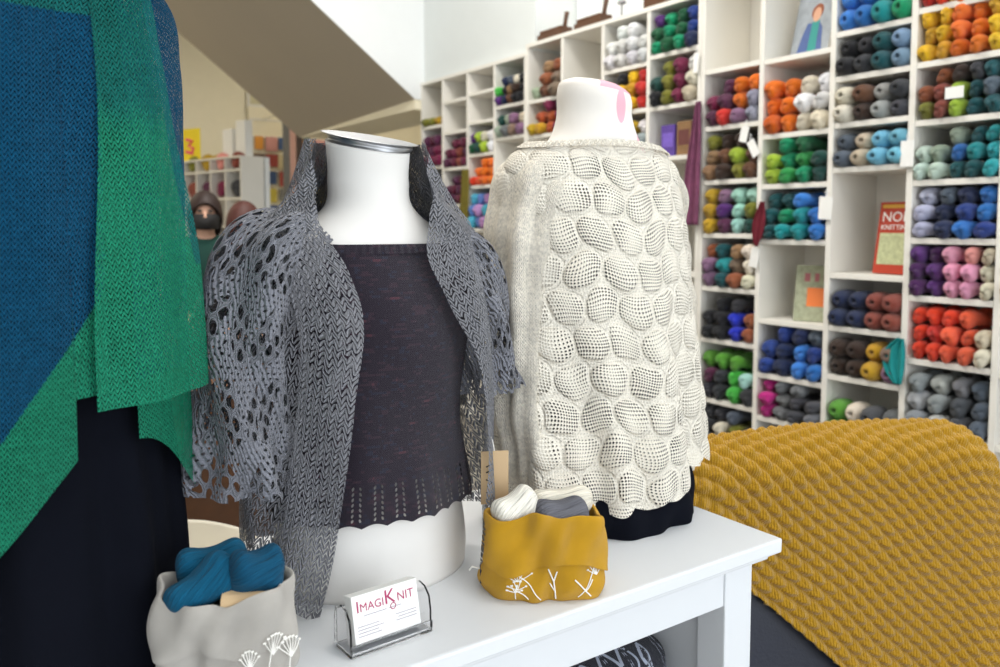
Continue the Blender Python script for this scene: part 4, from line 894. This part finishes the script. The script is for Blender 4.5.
# ------------------------------------------------------------------ armchair and blanket
m, nt, b = nmat('mustard_chunky_wool'); fabric_basics(b, .95, .25); u, v = uvxy(nt)
nz = X(nt, noise(nt, 240, coord(nt), 3).outputs[0]); nt.links.new(mixc(nt, nz, rgb('966e0c'), rgb('c39521')), b.inputs['Base Color'])
strand = ((u * .9 + v * .5) * (2 * PI / .0055)).sin(); bump(nt, b, strand * .3 + nz, .003); M['chunky'] = m
O = np.array([1.80, 1.18, 0]); ex = np.array([.944, -.33, 0]); en = np.array([-.33, -.944, 0]); ez = np.array([0, 0, 1.])
def chair_surf(p, q, r=.085, ztop=.918, off=0.0, rp=.13, pc=.33):
    ang = np.clip(q / r, -PI / 2, PI / 2); qn = np.clip(np.abs(q) - r * PI / 2, 0, None) 
    n = np.where(q >= 0, 1, -1) * 0 + r * np.sin(ang) + np.where(q >= 0, qn * .13, -qn * .05)
    z = -r * (1 - np.cos(ang)) - qn
    a2 = np.clip((np.abs(p) - pc) / rp, 0, PI / 2); pn = np.clip(np.abs(p) - pc - rp * PI / 2, 0, None)
    side = np.sign(p)
    lat = np.where(np.abs(p) < pc, p, side * (pc + rp * np.sin(a2) + .03 * pn))
    zd = rp * (1 - np.cos(a2)) + pn
    zz = ztop + z - zd + .012 * np.cos(p / .33 * PI / 2) * (np.abs(p) < .5)
    nn = n * (1 - .15 * (lat / .5)**2) 
    # outward normal for offset
    nx = np.sin(ang) * np.cos(a2); nl = side * np.sin(a2); nzv = np.cos(ang) * np.cos(a2)
    return (O + (lat + nl * off)[..., None] * ex + (nn + nx * off + .0)[..., None] * en + (zz + nzv * off)[..., None] * ez)
ac = tag(empty('armchair', (O[0] + .2, O[1] + .4, 0), 0), 'dark navy leather armchair under the mustard blanket', 'armchair')
def acr(o): o.data.transform(Matrix.Translation(-ac.location)); return o
p_ = np.linspace(-.52, .52, 80)[:, None].repeat(120, 1); q_ = np.linspace(-.5, .98, 120)[None].repeat(80, 0)
o = acr(link('backrest', grid_mesh('backrest', chair_surf(p_, q_)), M['navyleather'], ac))
RZ = Matrix.Translation((O[0], O[1], 0)) @ Matrix(((ex[0], -en[0], 0, 0), (ex[1], -en[1], 0, 0), (0, 0, 1, 0), (0, 0, 0, 1)))
acr(MB().box(-.36, .36, .09, .68, .2, .44, .03, RZ).build('seat', M['navyleather'], ac))
for sx in (-1, 1): acr(MB().box(sx * .43 - .06, sx * .43 + .06, .10, .66, .14, .62, .04, RZ).build('arm', M['navyleather'], ac))
for sx in (-.38, .38):
    for sy in (-.12, .6): acr(MB().tube([RZ @ Vector((sx, sy, 0)), RZ @ Vector((sx, sy, .16))], [.016, .024], 10).build('leg', M['wood'], ac))
# blanket
al = dg_(43); ps, pt = .036, .029
nS, nT = 640, 480
s_ = np.linspace(-.60, .95, nS)[:, None].repeat(nT, 1); t_ = np.linspace(-.45, .72, nT)[None].repeat(nS, 0)
sw_ = s_ + .006 * np.sin(t_ * 23) ; tw_ = t_ + .004 * np.sin(s_ * 19 + 1)
P_ = s_ * math.cos(al) + t_ * math.sin(al); Q_ = s_ * math.sin(al) - t_ * math.cos(al)
f_ = tw_ / pt; cl = np.floor(f_); cc_ = f_ - cl - .5
ridge = np.clip(np.cos(PI * cc_), 0, 1)**.6
phs = sw_ / ps + .5 * np.mod(cl, 2) + np.abs(cc_) * .55
hgt = ridge * (.45 + .55 * (.5 + .5 * np.cos(2 * PI * phs))**.8)
wr = .012 * np.sin(P_ * 9 + Q_ * 5) * sstep(.15, .6, Q_)
PB = chair_surf(P_, Q_, off=.012 + .021 * hgt + wr)
PB = PB + .0 * PB
bl = link('knitted_blanket', grid_mesh('knitted_blanket', PB, np.stack([s_, t_], -1)), M['chunky'])
bl.modifiers.new('thickness', 'SOLIDIFY').thickness = .008
tag(bl, 'chunky mustard knitted blanket draped over the navy armchair', 'blanket')

# ------------------------------------------------------------------ far room
wc = empty('white_tub_chair', (.58, 2.22, 0), dg_(48), 'cream moulded chair behind the table between the two left busts', 'chair')
M['creamplastic'] = plain('cream_plastic', 'e0d8c6', .45, var=.03)
th = np.linspace(-PI * .62, PI * .62, 60)[:, None].repeat(24, 1) + PI; vv = np.linspace(0, 1, 24)[None].repeat(60, 0)
hh = .32 + vv * (.275 - .14 * (np.abs(th - PI) / (PI * .62))**2)
P = np.stack([np.sin(th) * (.22 + .06 * vv), -np.cos(th) * (.22 + .06 * vv) * -1 * -1, hh], -1)
o = link('shell', grid_mesh('shell', P), M['creamplastic'], wc); o.modifiers.new('t', 'SOLIDIFY').thickness = .014
MB().tube([(0, 0, .38), (0, 0, .41)], .225, 32).build('seat', M['creamplastic'], wc)
for sx in (-1, 1):
    for sy in (-1, 1): MB().tube([(sx * .2, sy * .2, 0), (sx * .13, sy * .13, .40)], [.011, .016], 8).build('leg', M['wood'], wc)
wb = empty('wooden_sideboard', (.7, 3.1, 0), 0, 'dark brown wooden counter behind the cream moulded chair', 'counter')
MB().box(-.9, .9, -.25, .25, .08, .86, .006).build('carcass', M['wood'], wb); MB().box(-.93, .93, -.28, .28, .8605, .89, .006).build('counter_top', M['wood'], wb)
MB().box(-.85, .85, -.2, .2, 0, .0795).build('plinth', M['wood'], wb)
# far cubby unit along a partition
FR = Matrix.Translation((2.9, 9.5, 0)) @ Matrix.Rotation(dg_(14), 4, 'Z') @ Matrix.Translation((-2.9, -9.5, 0))
struct(MB().box(3.22, 3.28, 9.5, 12.4, 0, 2.25, 0, FR).build('wall_partition', M['wall']))
fu_ = empty('shelving_unit', (2.9, 10.9, 0), 0, 'white cubby unit at the far end of the shop below the yellow sign', 'shelving unit', 'white wall shelving units')
fy = [9.5 + .34 * k for k in range(9)]; fz = [.1, .43, .76, 1.09, 1.42, 1.75, 2.08, 2.25]
fu_.location = FR @ Vector((2.9, 10.9, 0)); fu_.rotation_euler = (0, 0, dg_(14))
def FP(n, mb): o = mb.build(n, M['shelfwhite'], fu_); o.data.transform(Matrix.Translation((-2.9, -10.9, 0))); return o
FP('back_panel', MB().box(3.19, 3.2, 9.5, 12.22, 0, 2.23))
for y in fy: FP('upright', MB().box(2.9, 3.19, y, y + .022, 0, 2.23))
for z in fz[:-1]: FP('shelf', MB().box(2.902, 3.188, 9.522, 12.2, z, z + .022))
FP('top_board', MB().box(2.89, 3.2, 9.5, 12.225, 2.2305, 2.252))
names = ['dark teal', 'plum', 'brown', 'charcoal', 'mustard', 'navy', 'red-brown', 'beige', 'maroon', 'olive', 'slate', 'salmon']
for a in range(8):
    for r in range(3, 7):
        if random.random() < .22: continue
        cn = names[(a * 5 + r * 3) % 12]; o = bpy.data.objects.new('yarn_bundle', SK[(a + r) % 3]); COL.objects.link(o); o.scale = (1.15, .28, .22); o.location = FR @ Vector((3.03, fy[a] + .18, fz[r] + .022 + .111)); o.rotation_euler = (0, 0, dg_(14))
        o.color = rgb(PAL[cn]); tag(o, '%s yarn bundle, %s cubby from near end, %s row up, far unit' % (cn, ['first', 'second', 'third', 'fourth', 'fifth', 'sixth', 'seventh', 'eighth'][a], ['fourth', 'fifth', 'sixth', 'seventh'][r - 3]), 'yarn', 'yarn bundles in the far cubby unit')
ys = empty('yellow_sign', FR @ Vector((2.95, 10.75, 2.2535)), dg_(25), 'yellow paper sign with pink mark on top of the far cubby unit', 'sign')
MB().box(-.004, .004, -.19, .19, 0, .40, .001).build('sheet', plain('yellow_paper', 'f3da2e', .7), ys)
MB().tube([(-.006, .07, .12), (-.006, -.05, .09), (-.006, -.07, .15), (-.006, .02, .19), (-.006, -.06, .24), (-.006, .06, .27)], .02, 6).build('pink_mark', plain('pink_ink', 'f0567e', .6), ys)
for k, (y, z0, w, h, tl) in enumerate(((9.66, 2.2535, .2, .42, .12), (9.95, 2.2535, .22, .34, -.10))):
    o = MB().box(-.05, .05, -w / 2, w / 2, 0, h, .004).build('white_carton', M['paper']); o.location = FR @ Vector((3.05, y, z0)); o.rotation_euler = (0, 0, dg_(14)); tag(o, ['tall white carton on the near end of the far cubby unit', 'shorter white carton behind the tall carton on the far unit'][k], 'box')
# slatwall with hanging packets
sw_r = empty('display_board', (4.9, 12.86, 0), 0, 'cream display board on the back wall hung with packets', 'display board')
MB().box(-.85, 1.7, -.03, .0, 1.0, 3.3, .004).build('board', M['cream_wall'], sw_r)
for k in range(8): MB().box(-.83, 1.68, -.045, -.031, 1.2 + .27 * k, 1.225 + .27 * k).build('rail', M['shelfwhite'], sw_r)
pc = [('green', '6fae3a'), ('orange', 'e39a3c'), ('beige', 'd8c9a0'), ('yellow', 'e2cf5a'), ('grey', '8c8c88'), ('pink', 'd79a94'), ('white', 'efeadc'), ('sage', 'aab28a'), ('brown', '7a5c48'), ('blue', '4c6490'), ('tan', 'c0a274'), ('red', 'b0524a')]
PMT = {n: plain(n + '_packet', h, .6) for n, h in pc}
k = 0
for r in range(6):
    for c in range(7):
        n = pc[(r * 5 + c * 3 + (r * c) % 4) % 12][0]; w = random.uniform(.13, .2); h = random.uniform(.18, .24)
        t = empty('hanging_packet', (4.2 + .2 * c, 12.80, 1.36 + .27 * r + .13), 0, '%s packet on the far display board, %s peg across, %s row up' % (n, ORD[c], ['first', 'second', 'third', 'fourth', 'fifth', 'sixth'][r]), 'packet', 'packets on the far display board')
        MB().box(-w / 2, w / 2, -.02, .0, -h, 0, .004).build('pouch', PMT[n], t); MB().tube([(0, -.05, .004), (0, .01, .004)], .004, 5).build('peg', M['steel'], t)
for k, (xx, cn, hx) in enumerate(((4.62, 'grey', '777674'), (4.72, 'pink', 'c9a196'), (4.83, 'dark brown', '4f4440'), (4.95, 'slate', '6d7a78'))):
    o = bpy.data.objects.new('hanging_scarf', grid_mesh('hs', np.stack([np.linspace(-.045, .045, 14)[:, None].repeat(20, 1), -.02 * np.abs(np.sin(np.linspace(0, 9, 14)))[:, None].repeat(20, 1), np.linspace(0, -1.2, 20)[None].repeat(14, 0)], -1))); COL.objects.link(o); o.location = (xx - .55 + .35, 12.2, 3.1)
    o.data.materials.append(plain(cn + '_hanging_knit', hx, .9)); o.modifiers.new('t', 'SOLIDIFY').thickness = .01
    tag(o, '%s scarf on the far rail, %s of four from the left' % (cn, ORD[k]), 'scarf', 'scarves on the far rail')
rl = empty('scarf_rail', (4.56, 12.2, 3.1), 0, 'thin steel rail carrying the far scarves', 'rail')
MB().tube([(-.3, 0, .008), (.35, 0, .008)], .008, 8).build('bar', M['steel'], rl); MB().tube([(-.28, 0, .008), (-.28, .62, .008)], .006, 8).build('bracket', M['steel'], rl); MB().tube([(.33, 0, .008), (.33, .62, .008)], .006, 8).build('bracket', M['steel'], rl)
# framed pictures on the wall above
fr = empty('framed_print', (4.3, 12.88, 3.3), 0, 'small cream framed print high on the far back wall', 'picture')
MB().box(-.25, .25, -.03, 0, 0, .3, .004).build('frame', M['shelfwhite'], fr); MB().box(-.21, .21, -.034, -.031, .04, .26).build('print', plain('pale_print', 'cfc7a2', .6), fr)

# people at the far counter
def person(loc, rz, height, hair, coat, label, mask, longhair, skinc='d9aa90'):
    k = height / 1.7
    root = empty('person', loc, rz, label, 'person')
    def skin(name, verts, edges, rad, mat, sub=2):
        me = bpy.data.meshes.new(name); me.from_pydata([tuple(np.array(v) * k) for v in verts], edges, [])
        o = link(name, me, mat, root); md = o.modifiers.new('skin', 'SKIN'); md.use_smooth_shade = True
        for i, r in enumerate(rad): me.skin_vertices[0].data[i].radius = (r[0] * k, r[1] * k); me.skin_vertices[0].data[i].use_root = (i == 0)
        o.modifiers.new('sub', 'SUBSURF').levels = sub; o.modifiers[-1].render_levels = sub; return o
    V = [(0, 0, .92), (0, 0, 1.08), (0, .01, 1.25), (0, .01, 1.40), (0, 0, 1.48), (0, -.01, 1.54), (0, -.015, 1.61), (0, -.01, 1.68),
         (.16, .01, 1.38), (.21, .02, 1.12), (.22, -.04, .88), (.22, -.06, .79), (-.16, .01, 1.38), (-.21, .02, 1.12), (-.22, -.04, .88), (-.22, -.06, .79),
         (.09, 0, .85), (.10, -.01, .48), (.10, .02, .08), (.11, -.12, .04), (-.09, 0, .85), (-.10, -.01, .48), (-.10, .02, .08), (-.11, -.12, .04)]
    E = [(0, 1), (1, 2), (2, 3), (3, 4), (4, 5), (5, 6), (6, 7), (3, 8), (8, 9), (9, 10), (10, 11), (3, 12), (12, 13), (13, 14), (14, 15), (0, 16), (16, 17), (17, 18), (18, 19), (0, 20), (20, 21), (21, 22), (22, 23)]
    r = [(.13, .09), (.12, .085), (.13, .095), (.10, .08), (.05, .05), (.062, .07), (.075, .09), (.05, .06), (.05, .05), (.04, .04), (.03, .03), (.035, .02), (.05, .05), (.04, .04), (.03, .03), (.035, .02), (.08, .08), (.055, .055), (.04, .04), (.04, .03), (.08, .08), (.055, .055), (.04, .04), (.04, .03)]
    sm = plain('skin_tone', skinc, .6); skin('body', V, E, r, sm)
    cv = [V[i] for i in (0, 1, 2, 3, 8, 9, 10, 12, 13, 14)] + [(0, .005, 1.495)]; ce = [(0, 1), (1, 2), (2, 3), (3, 4), (4, 5), (5, 6), (3, 7), (7, 8), (8, 9), (3, 10)]
    skin('jacket', cv, ce, [(.155, .115), (.14, .105), (.15, .115), (.12, .095), (.075, .075), (.055, .055), (.045, .045), (.075, .075), (.055, .055), (.045, .045), (.088, .088)], plain('jacket_cloth', coat, .9))
    tv = [V[i] for i in (0, 16, 17, 18, 20, 21, 22)]
    skin('trousers', tv, [(0, 1), (1, 2), (2, 3), (0, 4), (4, 5), (5, 6)], [(.145, .11), (.10, .10), (.075, .075), (.06, .06), (.10, .10), (.075, .075), (.06, .06)], M['blackcloth'])
    th = np.linspace(0, 2 * PI, 40, endpoint=False)[:, None].repeat(20, 1); ph = np.linspace(.02, 1, 20)[None].repeat(40, 0)
    front = .5 + .5 * np.cos(th); cut = PI * (.78 if longhair else .62) - PI * (.42 if not longhair else .40) * front**1.5
    a = ph * cut; R = np.array([.092, .112, .115]) * k
    P = np.stack([np.sin(a) * np.sin(th) * R[0], -np.sin(a) * np.cos(th) * R[1] + .008 * k, np.cos(a) * R[2] + 1.625 * k - (.10 * k * ph**2 * (1 - front) if longhair else 0)], -1)
    o = link('hair', grid_mesh('hair', P, closed=True), plain('hair', hair, .6, var=.4, scale=60), root); o.modifiers.new('t', 'SOLIDIFY').thickness = .012
    nose = MB().tube([(0, -.098 * k, 1.62 * k), (0, -.118 * k, 1.585 * k), (0, -.105 * k, 1.575 * k)], [.006 * k, .013 * k, .007 * k], 8).build('nose', sm, root, True)
    for sx in (-1, 1):
        MB().tube([(sx * .03 * k - .011, -.094 * k, 1.625 * k), (sx * .03 * k + .011, -.094 * k, 1.625 * k)], .008, 8).build('eye', M['blackink'], root)
        MB().tube([(sx * .073 * k, 0, 1.57 * k), (sx * .082 * k, .005, 1.60 * k), (sx * .078 * k, .005, 1.635 * k)], [.008, .016, .01], 8).build('ear', sm, root)
    if mask:
        a = np.linspace(-1.15, 1.15, 24)[:, None].repeat(10, 1); v = np.linspace(0, 1, 10)[None].repeat(24, 0)
        P = np.stack([np.sin(a) * .086 * k, -np.cos(a) * (.108 + .02 * np.sin(v * PI)) * k, (1.605 - v * .09) * k], -1)
        o = link('face_mask', grid_mesh('face_mask', P), M['blackink'], root); o.modifiers.new('t', 'SOLIDIFY').thickness = .004
    else:
        MB().tube([(-.022 * k, -.095 * k, 1.55 * k), (0, -.102 * k, 1.548 * k), (.022 * k, -.095 * k, 1.55 * k)], .006, 8).build('mouth', plain('lips', 'b56a62', .5), root)
    return root
person((1.27, 4.85, 0), dg_(-15), 1.60, '2c1a14', '17423a', 'masked person with dark hair in a green jacket at the back', True, True)
person((1.38, 4.48, 0), dg_(150), 1.535, '4a1f16', '23201f', 'person with long auburn hair turned away, beside the masked person', False, True)

# ------------------------------------------------------------------ light
w = bpy.data.worlds.new('sky'); S.world = w; w.use_nodes = True
bg = w.node_tree.nodes['Background']; bg.inputs[0].default_value = (.85, .93, 1.0, 1); bg.inputs[1].default_value = 1.5
def area(name, loc, rot, sx, sy, p, c):
    l = bpy.data.lights.new(name, 'AREA'); l.shape = 'RECTANGLE'; l.size = sx; l.size_y = sy; l.energy = p; l.color = c
    o = bpy.data.objects.new(name, l); COL.objects.link(o); o.location = loc; o.rotation_euler = rot; return o
# daylight at the two shop windows
area('window_daylight', (1.75, -3.0, 1.95), (dg_(90), 0, 0), 3.1, 3.0, 135, (.88, .94, 1.0))
area('window_daylight', (-2.05, -3.0, 1.95), (dg_(90), 0, 0), 3.5, 3.0, 70, (.90, .95, 1.0))
# ceiling panels; those over table and shelving are unseen lamps added for brightness
M['lampglow'], nt, b = nmat('lamp_diffuser'); b.inputs['Emission Color'].default_value = (1, .95, .85, 1); b.inputs['Emission Strength'].default_value = 4
def panel(x, y, p, c, lab):
    r = empty('ceiling_light', (x, y, 4.6), 0, lab, 'ceiling light', 'ceiling light panels')
    MB().box(-.62, .62, -.62, .62, -.04, -.001, .004).build('frame', M['white'], r); MB().box(-.58, .58, -.58, .58, -.046, -.0405).build('diffuser', M['lampglow'], r)
    area('ceiling_lamp', (x, y, 4.54), (0, 0, 0), 1.1, 1.1, p, c)
panel(1.2, .6, 38, (1, .97, .92), 'added unseen square white ceiling light above the table')
panel(1.5, 3.4, 120, (1, .97, .92), 'added unseen square white ceiling light in front of the shelving')
panel(-1.6, 2.6, 55, (1, .93, .82), 'square white ceiling light over the left side')
panel(-.6, 9.6, 110, (1, .88, .66), 'square white ceiling light in the far room, left one')
panel(5.6, 10.2, 60, (1, .86, .62), 'square white ceiling light in the far room, right one')
